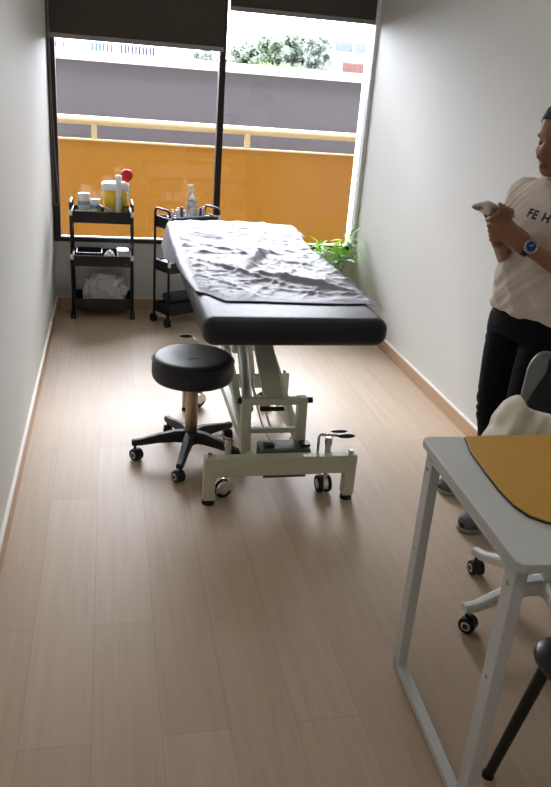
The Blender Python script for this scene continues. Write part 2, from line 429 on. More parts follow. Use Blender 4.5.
single(b, 'crumpled_tissue', mat('tissue', srgb(236, 236, 240), .8), (.012, 5.2, ZM), 'crumpled white tissue between black bin and white carton', 'tissue', smooth=True)
b = nb(); box(b, (.084, 5.235, ZM+.046), (.078, .12, .09), Matrix.Rotation(.08, 4, 'Z')); single(b, 'carton', whitepl_m, (.084, 5.235, ZM), 'small white carton at right end of the middle trolley tray', 'box', bevel=.003)
# bottom tray bag
def bag(name, c, s, seed, amp, m, label, cat, fl=.5, sc=9):
    b = nb(); bmesh.ops.create_icosphere(b, subdivisions=5, radius=1)
    for v in b.verts:
        p = v.co.copy(); q = V((math.copysign(abs(p.x)**.7, p.x), math.copysign(abs(p.y)**.7, p.y), math.copysign(abs(p.z)**.75, p.z)))
        d = 1+amp*(abs(noise.noise(p*1.8+V((seed, 0, 0))))*1.6-.5)+amp*.5*(abs(noise.noise(p*4.2+V((0, seed, 0))))-.3)
        q = q*d; v.co = V((q.x*s[0], q.y*s[1], max(q.z, -fl)*s[2]))
    zmin = min(v.co.z for v in b.verts)
    b.transform(Matrix.Translation((c[0], c[1], c[2]-zmin)))
    return single(b, name, m, c, label, cat, smooth=True)
bag('plastic_bag', (-.045, 5.232, .0845), (.142, .080, .128), 4.2, .32, translucent('cloudy_plastic', srgb(226, 226, 228), .3, .35, .12), 'crumpled cloudy white plastic bag on the bottom trolley tray', 'bag', fl=.7)
# right trolley contents
steel_m = mat('instrument_steel', srgb(214, 216, 226), .25, .8)
t = thing('instrument_tray', TR(-.02, -.036, .6605), 'shallow steel tray of instruments on the half-hidden trolley', 'tray', rz=rzR)
b = nb(); hx, hy = .15, .033
bx(b, -hx, hx, -hy, hy, .001, .004)
for s in (-1, 1): bx(b, s*hx-.002, s*hx+.002, -hy, hy, .001, .075); bx(b, -hx, hx, s*hy-.002, s*hy+.002, .001, .075)
fin(b, 'tray_pan', steel_m, t, local=True)
tools = [('blue', srgb(90, 110, 190)), ('white', srgb(232, 234, 244)), ('dark', srgb(52, 54, 84))]
for i in range(14):
    x = -.135+i*.0205; y = -.055+.038*random.random()
    nm, cc = tools[[1, 0, 1, 1, 2, 1, 1][i % 7]]
    m_ = mat('handle_'+nm, cc, .35)
    base = TR(-.02+x, y, .6655); h = .105+.028*random.random()
    tilt = V((random.uniform(-.012, .012), random.uniform(-.008, .008), h))
    b = nb(); cyl(b, base+V((0, 0, .002)), base+tilt*.55, .0045, n=8); cyl(b, base+tilt*.5, base+tilt, .0088, .0075, n=10)
    single(b, 'instrument', m_, base, nm+'-handled slim instrument standing in the steel trolley tray', 'instrument', 'instruments standing in the steel trolley tray', smooth=False, bevel=.001)
t = thing('pump_bottle', TR(.0, .042, .6605), 'clear rounded bottle with white pump top on the half-hidden trolley', 'bottle')
pb = TR(BOT_A, .041, 0); pb.z = 0
t.location = (pb.x, pb.y, .6605); ROOT[t.name] = Matrix.Translation(t.location)
zb = .7665
b = nb(); lathe(b, [(.026, .661), (.031, .667), (.033, zb+.05), (.026, zb+.082), (.013, zb+.105), (.012, zb+.112)], pb, 20); fin(b, 'bottle_body', mat('clear_bottle', (.86, .80, .76), .12, trans=.55), t, smooth=True)
b = nb(); lathe(b, [(.0325, zb+.018), (.0342, zb+.02), (.0344, zb+.046), (.0325, zb+.05)], pb, 20, cap=False); fin(b, 'label_band', mat('bottle_label', srgb(214, 214, 216), .5), t, smooth=True)
b = nb(); lathe(b, [(.014, zb+.108), (.015, zb+.114), (.015, zb+.13), (.006, zb+.134), (.006, zb+.15), (.0005, zb+.15)], pb, 16); box(b, pb+V((-.012, 0, zb+.15)), (.036, .014, .011)); fin(b, 'pump', whitepl_m, t, smooth=True)
b = nb(); box(b, (0, 0, .034), (.07, .09, .06)); o = single(b, 'carton', mat('white_card', srgb(226, 228, 234), .6), (0, 0, 0), 'pale carton on the middle tray of the half-hidden trolley', 'box', bevel=.003); o.location = TR(-.14, 0, .3735); o.rotation_euler = (0, 0, rzR)
b = nb(); box(b, (0, 0, .049), (.12, .11, .095)); o = single(b, 'case', mat('charcoal_plastic', srgb(46, 46, 54), .5), (0, 0, 0), 'charcoal case beside the pale carton on the half-hidden trolley', 'case', bevel=.006); o.location = TR(-.02, 0, .3735); o.rotation_euler = (0, 0, rzR)
for z, lab in ((.0838, 'dark folded towel at the bottom of the stack on the half-hidden trolley'), (.1505, 'dark folded towel on top of the stack on the half-hidden trolley')):
    b = nb(); n0 = 0
    prof = rrect(-.03, .03, 0, .066, .03, 6)
    rings = [[V((x*1., y*1.95, z2)) for y, z2 in prof] for x in [-.13+.26*i/14 for i in range(15)]]
    for r in rings:
        for p in r: p += V((0, 0, 0))+V((.004*noise.noise(p*30), .004*noise.noise(p*31), .0))
    loft(b, rings)
    o = single(b, 'folded_towel', mat('charcoal_towel', srgb(58, 58, 68), .95, bump=.4, bscale=300), (0, 0, 0), lab, 'towel', 'dark towels on the half-hidden trolley', smooth=True); o.location = TR(-.02, 0, z); o.rotation_euler = (0, 0, rzR)

# ------------------------------------------------------------------ casters
def caster(parent, c, ang, r=.04, wdt=.018, hub=wheelgrey_m, stem_top=.14, house=blackpl_m, name='caster', twin=True):
    """caster whose wheel touches z=0 under c; ang = rolling direction"""
    d = V((math.cos(ang), math.sin(ang), 0)); a = V((-d.y, d.x, 0)); c = V((c[0], c[1], 0))
    wc = c+d*r*.35+V((0, 0, r))
    b = nb(); cyl(b, c+V((0, 0, r*1.5)), c+V((0, 0, stem_top)), r*.24, n=12)
    # hood
    for s in ((-1, 1) if not twin else (0,)):
        hp = []
        for k in range(11):
            q = math.radians(-10+200*k/10); hp.append(wc+d*(-math.cos(q))*r*.98*1.02+V((0, 0, math.sin(q)*r*1.1)))
        wd = wdt*.45 if twin else .004
        off = a*(0 if twin else s*(wdt*.62))
        ring1 = [p+off-a*wd for p in hp]+[wc+off-a*wd]; ring2 = [p+off+a*wd for p in hp]+[wc+off+a*wd]
        loft(b, [ring1, ring2])
    o = fin(b, name, house, parent)
    b = nb(); b2 = nb()
    for s in ((-1, 1) if twin else (0,)):
        m = wc+a*s*wdt*.75; hw = wdt*.5 if twin else wdt*.5
        q = V((0, 0, 1)).rotation_difference(a).to_matrix()
        lathe(b, [(r*.55, -hw), (r*.92, -hw), (r, -hw*.5), (r, hw*.5), (r*.92, hw), (r*.55, hw)], m, 24, rot=q)
        lathe(b2, [(r*.2, -hw*1.12), (r*.56, -hw*1.1), (r*.62, -hw*.9), (r*.62, hw*.9), (r*.56, hw*1.1), (r*.2, hw*1.12)], m, 20, rot=q)
    wo = fin(b, 'wheel', rubber_m, o, smooth=True)
    fin(b2, 'wheel_hub', hub, o, smooth=True, label='pale wheel hub')
    b3 = nb(); e3 = wdt*(1.38 if twin else .62); cyl(b3, wc-a*e3, wc+a*e3, r*.36, n=16); fin(b3, 'axle_cap', house, o)
    return o

# ------------------------------------------------------------------ treatment couch
TX0, TX1, TY0, TY1 = .332, 1.060, 2.635, 3.86
t = thing('treatment_couch', (.69, 3.4, 0), 'black padded treatment couch on a pale cream steel lifting frame', 'couch')
def cushion(x0, x1, y0, y1, z0, z1, r, tilt=None, sub=1):
    b = nb(); K = []
    prof = []
    n = 6
    for i in range(n+1):
        a = PI/2*i/n; prof.append((r*(1-math.sin(a)), r*(1-math.cos(a))))
    for ins, dz in prof[::-1]: K.append((ins, z0+dz))
    K2 = [(ins, z1-dz) for ins, dz in prof]
    rings = []
    for ins, z in [(i, z) for i, z in K[::-1]][::-1]: rings.append([V((x, y, z)) for x, y in rrect(x0+ins, x1-ins, y0+ins, y1-ins, max(.055-ins, .012), 6)])
    b.free(); b = nb()
    prof_b = [(r*(1-math.sin(PI/2*i/n)), z0+r*(1-math.cos(PI/2*i/n))) for i in range(n+1)]
    prof_t = [(r*(1-math.cos(PI/2*i/n)), z1-r*(1-math.sin(PI/2*i/n))) for i in range(n+1)]
    rings = [[V((x, y, z)) for x, y in rrect(x0+ins, x1-ins, y0+ins, y1-ins, max(.05-ins, .012), 6)] for ins, z in prof_b+prof_t]
    loft(b, rings)
    return b
b = cushion(TX0, TX1, TY0, TY1, .652, .765, .046)
fin(b, 'seat_section', vinyl_m, t, smooth=True)
HT = math.radians(3.4)
b = cushion(TX0, TX1, 3.885, 4.42, .668, .768, .035)
b.transform(Matrix.Translation((0, 3.885, .668)) @ Matrix.Rotation(HT, 4, 'X') @ Matrix.Translation((0, -3.885, -.668)))
fin(b, 'head_section', vinyl_m, t, smooth=True)
# top frame under the cushions
b = nb()
for x in (.50, .88): bar(b, (x, 2.80, .640), (x, 4.30, .640), .03, .036)
for y in (2.98, 3.45, 4.1): bar(b, (.50, y, .640), (.88, y, .640), .03, .03)
fin(b, 'top_frame', cream_m, t, bevel=.003)
# lower base
Yf, Yr = 2.62, 3.55
for Y_ in (Yf, Yr):
    xr_ = .953 if Y_ < 3 else .875
    b = nb(); bar(b, (.368, Y_, .166), (xr_+.006, Y_, .166), .046, .080); fin(b, 'cross_beam', cream_m, t, bevel=.005)
    for x in (.374, xr_):
        b = nb(); bar(b, (x, Y_, .022), (x, Y_, .208), .052, .046, up=(1, 0, 0)); l = fin(b, 'leg', cream_m, t, bevel=.004)
        b = nb(); cyl(b, (x, Y_, 0), (x, Y_, .022), .026, .022); fin(b, 'foot_pad', rubber_m, l)
        b = nb(); bx(b, x-.008, x+.008, Y_-.008, Y_+.008, .207, .222); fin(b, 'adjuster', chrome_m, l)
b = nb()
for x in (.555, .80): bar(b, (x, Yf, .150), (x, Yr, .150), .034, .045)
fin(b, 'base_rail', cream_m, t, bevel=.003)
# front H-shaped link
b = nb()
bar(b, (.536, 2.75, .16), (.530, 2.75, .405), .036, .040, up=(1, 0, 0)); bar(b, (.768, 2.75, .16), (.762, 2.75, .405), .040, .040, up=(1, 0, 0))
bar(b, (.535, 2.75, .388), (.758, 2.75, .388), .032, .028); bar(b, (.54, 2.765, .250), (.762, 2.765, .250), .020, .022)
fin(b, 'front_post', cream_m, t, bevel=.003)
for p0, p1, r_ in (((.522, 2.75, .39), (.494, 2.75, .39), .012), ((.78, 2.75, .39), (.806, 2.75, .39), .012), ((.60, 2.80, .33), (.70, 2.80, .33), .010)):
    b = nb(); cyl(b, p0, p1, r_, n=12); fin(b, 'pivot_bolt', mat('dark_bolt', srgb(50, 50, 52), .4, .6), t)
# lifting arms
b = nb(); bar(b, (.650, 2.755, .375), (.626, 3.16, .655), .084, .016, up=(0, -.6, .8)); fin(b, 'lifting_arm', cream_m, t, bevel=.003)
b = nb(); bar(b, (.68, 3.52, .17), (.66, 3.90, .64), .08, .02, up=(0, -.6, .8)); fin(b, 'lifting_arm', cream_m, t, bevel=.003)
b = nb()
bar(b, (.545, 2.80, .19), (.556, 3.50, .36), .034, .04); bar(b, (.775, 2.80, .18), (.77, 3.50, .36), .034, .04)
bar(b, (.556, 3.50, .36), (.53, 3.80, .63), .034, .04); bar(b, (.77, 3.50, .36), (.80, 3.80, .63), .034, .04)
bar(b, (.556, 3.50, .36), (.77, 3.50, .36), .03, .03); bar(b, (.51, 3.2, .55), (.84, 3.2, .55), .05, .05)
bar(b, (.82, 3.2, .54), (.835, 3.21, .63), .04, .05, up=(1, 0, 0)); bar(b, (.53, 3.2, .54), (.515, 3.21, .63), .04, .05, up=(1, 0, 0))
fin(b, 'link_frame', cream_m, t, bevel=.003)
b = nb(); cyl(b, (.58, 2.95, .26), (.60, 3.30, .44), .024, n=16); ac = fin(b, 'actuator', mat('actuator_sleeve', srgb(206, 208, 206), .3, .5), t, smooth=False, bevel=.003)
b = nb(); cyl(b, (.60, 3.29, .435), (.615, 3.55, .57), .013, n=12); fin(b, 'piston_rod', chrome_m, ac)
b = nb(); bx(b, .55, .65, 3.28, 3.38, .40, .50); fin(b, 'motor_housing', mat('motor_white', srgb(222, 224, 226), .35), ac, bevel=.012)
# control box on the front beam
b = nb(); bx(b, .585, .795, 2.655, 2.755, .092, .212); cb = fin(b, 'control_box', greybox_m, t, bevel=.010)
b = nb(); bx(b, .60, .78, 2.648, 2.656, .088, .115); fin(b, 'bracket', greybox_m, cb, bevel=.002)
for x in (.625, .775):
    b = nb(); bx(b, x-.02, x+.02, 2.675, 2.72, .212, .222); fin(b, 'latch', blackpl_m, cb, bevel=.002)
b = nb(); tube(b, catmull([(.70, 2.80, .22), (.68, 2.92, .19), (.66, 3.0, .25), (.62, 3.05, .31), (.63, 3.15, .36)], 8), .005, 6); tube(b, catmull([(.74, 2.8, .20), (.76, 2.9, .10), (.70, 3.05, .08), (.66, 3.2, .2), (.62, 3.3, .41)], 8), .004, 6)
fin(b, 'cable', whitepl_m, t, smooth=True, label='pale looping cable')
# couch casters with brake levers
def couch_caster(x, y, ang, lever):
    c = caster(t, (x, y), ang, .038, .022, wheelgrey_m, .2, chrome_m, 'couch_caster', twin=(lever > 0))
    b = nb(); cyl(b, (x, y, .10), (x, y, .235), .013, n=12); cyl(b, (x, y, .228), (x, y, .262), .017, .015, n=12); fin(b, 'caster_stem', chrome_m, c, bevel=.002)
    return c
couch_caster(.452, 2.665, math.radians(200), 0)
c = couch_caster(.868, 2.665, math.radians(95), 1)
b = nb(); tube(b, [(.825, 2.665, .15), (.825, 2.665, .262), (.832, 2.665, .272), (.90, 2.652, .272)], .006, 8); lv = fin(b, 'brake_lever', chrome_m, c, smooth=True)
b = nb(); ell(b, (.935, 2.648, .271), (.038, .012, .009)); ell(b, (.915, 2.685, .275), (.036, .010, .006)); fin(b, 'lever_grip', blackpl_m, c, smooth=True)
c = couch_caster(.45, 3.59, math.radians(215), 0)
b = nb(); tube(b, [(.45, 3.59, .25), (.425, 3.60, .35), (.40, 3.61, .372)], .006, 8); fin(b, 'brake_lever', chrome_m, c, smooth=True)
b = nb(); ell(b, (.368, 3.62, .376), (.034, .014, .010)); fin(b, 'lever_grip', blackpl_m, c, smooth=True)
couch_caster(.80, 3.59, math.radians(120), 1)
b = nb(); tube(b, [(.47, 2.665, .25), (.43, 2.67, .272), (.395, 2.68, .27)], .006, 8); fin(b, 'brake_lever', chrome_m, t, smooth=True)
# ------------------------------------------------------------------ sheet
def ridged(x, y, s, seed):
    return 1-abs(noise.noise(V((x*s+seed, y*s-seed, seed*.37))))*2.1
def couch_top(x, y):
    if y < 3.875: z = .768
    else:
        z = .770+math.tan(HT)*(y-3.885)
        u = max(0, (y-4.0)/.42); z += .012*math.sin(min(1, u)*PI*.6)*(1-abs((x-.68)/.36)**4*.6)
    return z+.0012
sheet_m = translucent('nonwoven_sheet', srgb(172, 169, 180), .5, .3)
b = nb(); NU, NV = 150, 190; G = []
for j in range(NV+1):
    v = j/NV; row = []
    for i in range(NU+1):
        u = i/NU
        yfront = 2.86+.16*max(0, 1-u/.12)+.035*math.sin(u*7)*.25-.06*max(0, (u-.9)/.1)
        y = yfront+(4.405-yfront)*v
        hl = -.012 if y < 2.99 else .002+.035*min(1, (y-2.99)/.6)+.115*max(0, min(1, (y-3.65)/.5))
        hr = .042+.010*math.sin(y*9)
        if y > 3.72: hr = .055*max(0, 1-(y-3.72)/.13)
        if y > 4.12: hr = .055*min(1, (y-4.12)/.15)
        s0, s1 = TX0+.012-hl, TX1-.010+hr
        s = s0+(s1-s0)*u
        x = s; z = couch_top(min(max(s, TX0), TX1), y)
        if s < TX0+.012:
            d = TX0+.012-s; a = min(d/.03, 1); x = TX0+.012-.024*math.sin(a*PI/2)-.22*max(0, d-.03); z -= .024*(1-math.cos(a*PI/2))+max(0, d-.03)*.95
        elif s > TX1-.010:
            d = s-TX1+.010; k = .55+.25*math.sin(y*5+1)
            flare = max(0, 1-(y-2.80)/.5) if y < 4 else .6
            x = TX1-.010+min(d, .02)+max(0, d-.02)*(.35+.65*flare); z -= min(d, .02)*.35+max(0, d-.02)*(.9-.45*flare)
        # crumples: crossing creases, mostly diagonal
        fx, fy = x*.85+y*.5, y*.6-x*.5
        wx, wy = x+.05*noise.noise(V((x*3, y*3, 1.7))), y+.05*noise.noise(V((x*3, y*3, 9.1)))
        h = 0
        for ang, sc, st, amp_, sd_ in ((.55, 4.2, 1.2, .011, 3.1), (-.75, 4.6, 1.1, .010, 7.7), (1.2, 8.5, 2.0, .007, 1.3), (-.2, 9.5, 2.4, .006, 5.9), (.75, 17, 4, .0042, 2.2), (-.6, 21, 5, .0034, 4.4), (.2, 30, 8, .002, 6.1)):
            ca, sa = math.cos(ang), math.sin(ang); pu, pv = wx*ca+wy*sa, -wx*sa+wy*ca
            q_ = 1-abs(noise.noise(V((pu*st+sd_, pv*sc-sd_, sd_*.37))))*2.0
            h += amp_*max(0, q_-.3)**2.2*1.9
        h += .007*max(0, noise.noise(V((x*2.1, y*1.7, 5.5))))
        amp = 1.0
        if v < .09: amp = v/.09
        if y > 3.85: amp *= .75
        # a tall pinched fold in the middle
        dx = (x-.70)-(y-3.62)*.42; h += .034*math.exp(-(dx/.03)**2)*math.exp(-((y-3.62)/.17)**2)
        dx = (x-.55)+(y-3.35)*.8; h += .014*math.exp(-(dx/.02)**2)*math.exp(-((y-3.35)/.22)**2)
        dx = (x-.84)+(y-3.15)*1.3; h += .022*math.exp(-(dx/.03)**2)*math.exp(-((y-3.15)/.2)**2)
        edge = 1.0
        if s < TX0+.03: x -= h*.5*amp; z += 0
        elif s > TX1: z += h*.4*amp; x += h*.6
        else: z += max(0, h)*amp
        row.append(b.verts.new((x, y, z)))
    G.append(row)
for j in range(NV):
    for i in range(NU): b.faces.new((G[j][i], G[j][i+1], G[j+1][i+1], G[j+1][i]))
o = single(b, 'disposable_sheet', sheet_m, (.69, 3.6, .77), 'crumpled pale silver-white disposable sheet spread over the black couch', 'sheet', smooth=True)
md = o.modifiers.new('t', 'SOLIDIFY'); md.thickness = .0015; md.offset = 1

# ------------------------------------------------------------------ stool
SX, SY = .342, 3.03
t = thing('rolling_stool', (SX, SY, 0), 'round black rolling stool with five-star base beside the couch', 'stool')
b = nb(); lathe(b, [(.0005, .378), (.155, .378), (.168, .383), (.174, .394), (.1765, .41), (.1755, .458), (.171, .474), (.160, .4825), (.14, .4845), (.06, .482), (.0005, .480)], (SX, SY, 0), 48); st = fin(b, 'seat', vinyl_m, t, smooth=True)
b = nb(); tube(b, [(SX-.03, SY-.045, .4835), (SX+.0, SY-.035, .4838), (SX+.025, SY-.03, .4835)], [.0015, .003, .0015], 6, flat=.5); fin(b, 'seam_tuck', vinyl_m, st, smooth=True)
b = nb(); tube(b, [V((SX+.1755*math.cos(a), SY+.1755*math.sin(a), .466)) for a in [2*PI*k/48 for k in range(48)]], .0025, 6, closed=True); fin(b, 'piping', vinyl_m, st, smooth=True)
b = nb(); cyl(b, (SX, SY, .325), (SX, SY, .379), .016, n=20); cyl(b, (SX, SY, .366), (SX, SY, .379), .07, n=24); fin(b, 'gas_rod', chrome_m, t)
b = nb(); lathe(b, [(.022, .09), (.0265, .10), (.0265, .31), (.024, .325), (.012, .327)], (SX, SY, 0), 24); fin(b, 'column', bronze_m, t, smooth=False, bevel=.001)
def star(t, cx, cy, R, a0, z0, z1, m, rr, wd=.03, house=blackpl_m, hub=whitepl_m, stem=.06, cname='caster', hubr=.042, cw=.016):
    b = nb(); lathe(b, [(hubr*.8, z0-.035), (hubr, z0-.02), (hubr, z0+.015), (hubr*.7, z0+.03)], (cx, cy, 0), 24); hb = fin(b, 'hub', m, t, bevel=.003)
    for k in range(5):
        a = a0+2*PI*k/5; d = V((math.cos(a), math.sin(a), 0)); s = V((-d.y, d.x, 0)); c = V((cx, cy, 0))
        b = nb(); rings = []
        for f, w_, h_, zz in ((.06, wd*1.15, .055, z0), (.3, wd*1.0, .05, z0+.003), (.6, wd*.85, .038, z0*.55+z1*.45+.004), (.9, wd*.75, .028, z1+.002), (1.06, wd*.7, .024, z1)):
            p = c+d*R*f; rings.append([p+s*w_*x_/2+V((0, 0, zz+h_*z_/2)) for x_, z_ in ((-1, -1), (1, -1), (1, .5), (.6, 1), (-.6, 1), (-1, .5))])
        loft(b, rings); fin(b, 'base_arm', m, t, bevel=.003, angle=25)
        caster(t, c+d*R, a+2.2+k*1.7, rr, cw, hub, z1, house, cname)
star(t, SX, SY, .245, math.radians(182), .105, .082, mat('black_nylon', srgb(24, 24, 28), .55), .027, .042, hub=mat('pale_hub', srgb(196, 192, 188), .45))

# ------------------------------------------------------------------ plant
t = thing('potted_plant', (1.57, 5.20, 0), 'leafy bright green potted plant in the corner under the window', 'plant')
pc = V((1.57, 5.22, 0))
b = nb(); lathe(b, [(.075, .001), (.085, .006), (.105, .19), (.11, .20), (.102, .20), (.096, .17)], pc, 28); pot = fin(b, 'pot', mat('white_ceramic', srgb(226, 226, 222), .35), t, smooth=True)
b = nb(); lathe(b, [(.095, .165), (.096, .172), (.0005, .176)], pc, 20); fin(b, 'soil', mat('potting_soil', srgb(60, 46, 36), .95, bump=.5), pot, smooth=True)
leaf_m = translucent('plant_leaf', srgb(158, 208, 66), .38, .4)
leafd_m = translucent('plant_leaf_grey', srgb(150, 180, 140), .4, .3)
stem_m = mat('plant_stem', srgb(120, 150, 80), .5)
rng = random.Random(11)
def leaf_into(b, p, d, L_, W_, n0, curl=.25):
    d = d.normalized(); s = d.cross(n0).normalized(); n_ = s.cross(d).normalized(); prev = None
    for i in range(9):
        f = i/8; w_ = W_*math.sin(PI*min(1, f*1.02)**.75)*.5 if i else .001
        c = p+d*L_*f+n_*(-curl*L_*f*f)
        row = [b.verts.new(c+s*x*w_+n_*(abs(x)*w_*.35)) for x in (-1, -.5, 0, .5, 1)]
        if prev:
            for k in range(4): b.faces.new((prev[k], prev[k+1], row[k+1], row[k]))
        prev = row
sp_ = [((1.37, 5.14, .55), .0), ((1.44, 5.17, .56), 0), ((1.34, 5.08, .53), 0), ((1.40, 5.02, .50), 0), ((1.50, 5.2, .50), 1), ((1.58, 5.14, .55), 0), ((1.64, 5.2, .60), 0), ((1.70, 5.22, .62), 1), ((1.72, 5.12, .50), 1), ((1.62, 5.05, .47), 1), ((1.54, 5.08, .46), 1), ((1.66, 5.26, .52), 0), ((1.48, 5.28, .50), 0)]
for (tip, dk) in sp_:
    tip = V(tip); b0 = pc+V((rng.uniform(-.03, .03), rng.uniform(-.03, .03), .172))
    mid = b0*.5+tip*.5+V((0, 0, .09)); pts = catmull([b0, mid, tip], 8)
    b = nb(); tube(b, pts, [.0045-.0025*i/(len(pts)-1) for i in range(len(pts))], 6); stm = fin(b, 'stem', stem_m, t, smooth=True)
    n_leaf = 7
    for i in range(n_leaf):
        f = .55+.45*i/(n_leaf-1); p = pts[int(f*(len(pts)-1))]
        a = rng.uniform(0, 2*PI); d = V((math.cos(a), math.sin(a)*.7, rng.uniform(-.25, .55)))
        if i == n_leaf-1: d = (pts[-1]-pts[-3]).normalized()+V((0, 0, -.1))
        e = p+d.normalized()*.1
        if e.x > XR-.012: d.x = -abs(d.x)*.6-.1
        if e.y > YD-.09: d.y = -abs(d.y)
        b = nb(); leaf_into(b, p, d, rng.uniform(.085, .125), rng.uniform(.034, .050), V((rng.uniform(-.3, .3), rng.uniform(-.3, .3), 1)), rng.uniform(.1, .4))
        fin(b, 'leaf', leafd_m if (dk and rng.random() < .75) else leaf_m, t, smooth=True)

# ------------------------------------------------------------------ desk
DZ = .74
t = thing('desk', (1.2, 1.38, 0), 'white desk with slim steel frame in the right foreground', 'desk')
DA = math.atan2(.028, .567)          # slight turn
DO = V((.800, 1.39, 0)); dv = V((-.028, -.567, 0)).normalized(); du = V((-dv.y, dv.x, 0))   # dv toward camera, du right
if du.x < 0: du = -du
def D(a, c, z): return DO+du*a+dv*c+V((0, 0, z))   # a: right, c: toward camera
DRm = Matrix((du, -dv, V((0, 0, 1)))).transposed().to_4x4()
b = nb(); prism(b, rrect(-.012, .93, -.29, .29, .022, 5), DZ-.022, DZ); b.transform(Matrix.Translation(DO) @ DRm); fin(b, 'desktop', mat('white_laminate', srgb(212, 214, 212), .4, var=.02, nscale=30), t, bevel=.003)
for a in (.015, .90):
    b = nb()
    for c in (-.245, .245): bar(b, D(a, c, 0.012), D(a, c, DZ-.022), .045, .028, up=du)
    bar(b, D(a, -.265, .0155), D(a, .265, .0155), .028, .026); bar(b, D(a, -.245, DZ-.036), D(a, .245, DZ-.036), .028, .026)
    lf = fin(b, 'leg_frame', whitesteel_m, t, bevel=.003)
    for c in (-.245, .245):
        b = nb(); cyl(b, D(a, c, 0), D(a, c, .006), .012, n=12); fin(b, 'foot_pad', rubber_m, lf)
        b = nb()
        cyl(b, D(a-.016, c, DZ-.075), D(a-.010, c, DZ-.075), .006, n=12); cyl(b, D(a-.016, c, .42), D(a-.010, c, .42), .004, n=12); fin(b, 'bolt', chrome_m, lf)
b = nb(); bar(b, D(.03, -.235, DZ-.037), D(.885, -.235, DZ-.037), .028, .03); bar(b, D(.03, .235, DZ-.037), D(.885, .235, DZ-.037), .028, .03); fin(b, 'under_rail', whitesteel_m, t, bevel=.003)
# mustard mat with dark edge
poly = [(.915, 1.66), (.892, 1.575), (.880, 1.47), (.872, 1.38), (.873, 1.31), (.886, 1.265), (.912, 1.238), (.95, 1.225), (1.0, 1.222), (1.45, 1.225), (1.50, 1.25), (1.52, 1.30), (1.52, 1.60), (1.50, 1.645), (1.46, 1.66)]
t = thing('desk_mat', (1.2, 1.44, DZ), 'mustard yellow mat with dark rounded edge lying on the white desk', 'mat')
b = nb(); prism(b, poly, DZ+.0008, DZ+.0045); fin(b, 'mat_base', mat('dark_edge', srgb(44, 40, 42), .5), t, bevel=.001, label='dark underside and edge')
cx0, cy0 = 1.2, 1.44
b = nb(); prism(b, [(cx0+(x-cx0)*.995, cy0+(y-cy0)*.993) for x, y in poly], DZ+.0045, DZ+.0085); fin(b, 'mat_top', mat('mustard_leather', srgb(206, 156, 62), .5, var=.06, bump=.05, bscale=200), t, bevel=.0015)

# ------------------------------------------------------------------ white task chair
CX, CY = 1.385, 1.80
t = thing('task_chair', (CX, CY, 0), 'white task chair with five-star base on casters behind the desk', 'chair')
whitech_m = mat('white_nylon', srgb(228, 228, 226), .4, var=.02)
a1 = math.atan2(1.766-CY, 1.112-CX)
star(t, CX, CY, .285, a1-.03, .135, .085, whitech_m, .027, .048, hub=mat('white_caster_ring', srgb(206, 204, 202), .4), hubr=.05, cw=.018)
b = nb(); cyl(b, (CX, CY, .14), (CX, CY, .30), .028, n=20); cyl(b, (CX, CY, .29), (CX, CY, .43), .016, n=16); fin(b, 'gas_lift', whitech_m, t)
b = nb(); bx(b, CX-.11, CX+.11, CY-.09, CY+.09, .42, .455); fin(b, 'seat_plate', blackpl_m, t, bevel=.008)
b = cushion(CX-.235, CX+.235, CY-.235, CY+.225, .455, .525, .03); fin(b, 'seat', mat('black_mesh', srgb(34, 34, 40), .8, bump=.3, bscale=700), t, smooth=True)
# backrest: grey rounded shell with black pad, turned a little
BR = Matrix.Translation((1.53, 2.075, 0)) @ Matrix.Rotation(math.radians(-14), 4, 'Z')
def shell(x0, x1, z0, z1, r, y0, y1, bend):
    b = nb(); pr = rrect(x0, x1, z0, z1, r, 8)
    rings = []
    for yy, sc in ((y0, .97), (y0+.004, 1), (y1-.004, 1), (y1, .97)):
        rings.append([V(((x0+x1)/2+(x-(x0+x1)/2)*sc*(1-.13*(z-z0)/(z1-z0)), yy-bend*((x-(x0+x1)/2)/((x1-x0)/2))**2+.05*((z-z0)/(z1-z0)), (z0+z1)/2+(z-(z0+z1)/2)*sc)) for x, z in pr])
    loft(b, rings); b.transform(BR); return b
b = shell(-.205, .205, .56, .818, .06, 0, .02, .05); fin(b, 'backrest', mat('grey_shell', srgb(118, 122, 121), .45), t, smooth=False, bevel=.002)
b = nb()
pts2 = [(-.200, .60), (-.122, .755), (-.118, .795), (-.105, .810), (.17, .810), (.195, .57)]
A_ = [V((x, -.006-.05*(x/.205)**2+.05*((z-.56)/.282), z)) for x, z in pts2]; B_ = [p+V((0, -.03, 0)) for p in A_]
loft(b, [A_, B_]); b.transform(BR); fin(b, 'back_pad', mat('black_mesh', (0, 0, 0)), t, bevel=.004)
b = nb(); tube(b, catmull([(1.44, CY+.10, .44), (1.49, CY+.22, .43), (1.535, CY+.315, .50), (1.545, CY+.31, .66)], 6), .018, 10); fin(b, 'back_support', whitech_m, t, smooth=True)
for s in (-1, 1):
    xx = CX+s*.22+.05
    b = nb(); tube(b, catmull([(xx-s*.10, CY+.02, .445), (xx-s*.02, CY+.03, .455), (xx, CY+.04, .52), (xx, CY+.05, .63)], 6), .013, 10); ar = fin(b, 'armrest', whitech_m, t, smooth=True)
    b = nb(); prism(b, rrect(xx-.028, xx+.028, CY-.09, CY+.19, .026, 6), .632, .655); fin(b, 'arm_pad', mat('grey_arm_pad', srgb(176, 172, 160), .6), ar, bevel=.006)

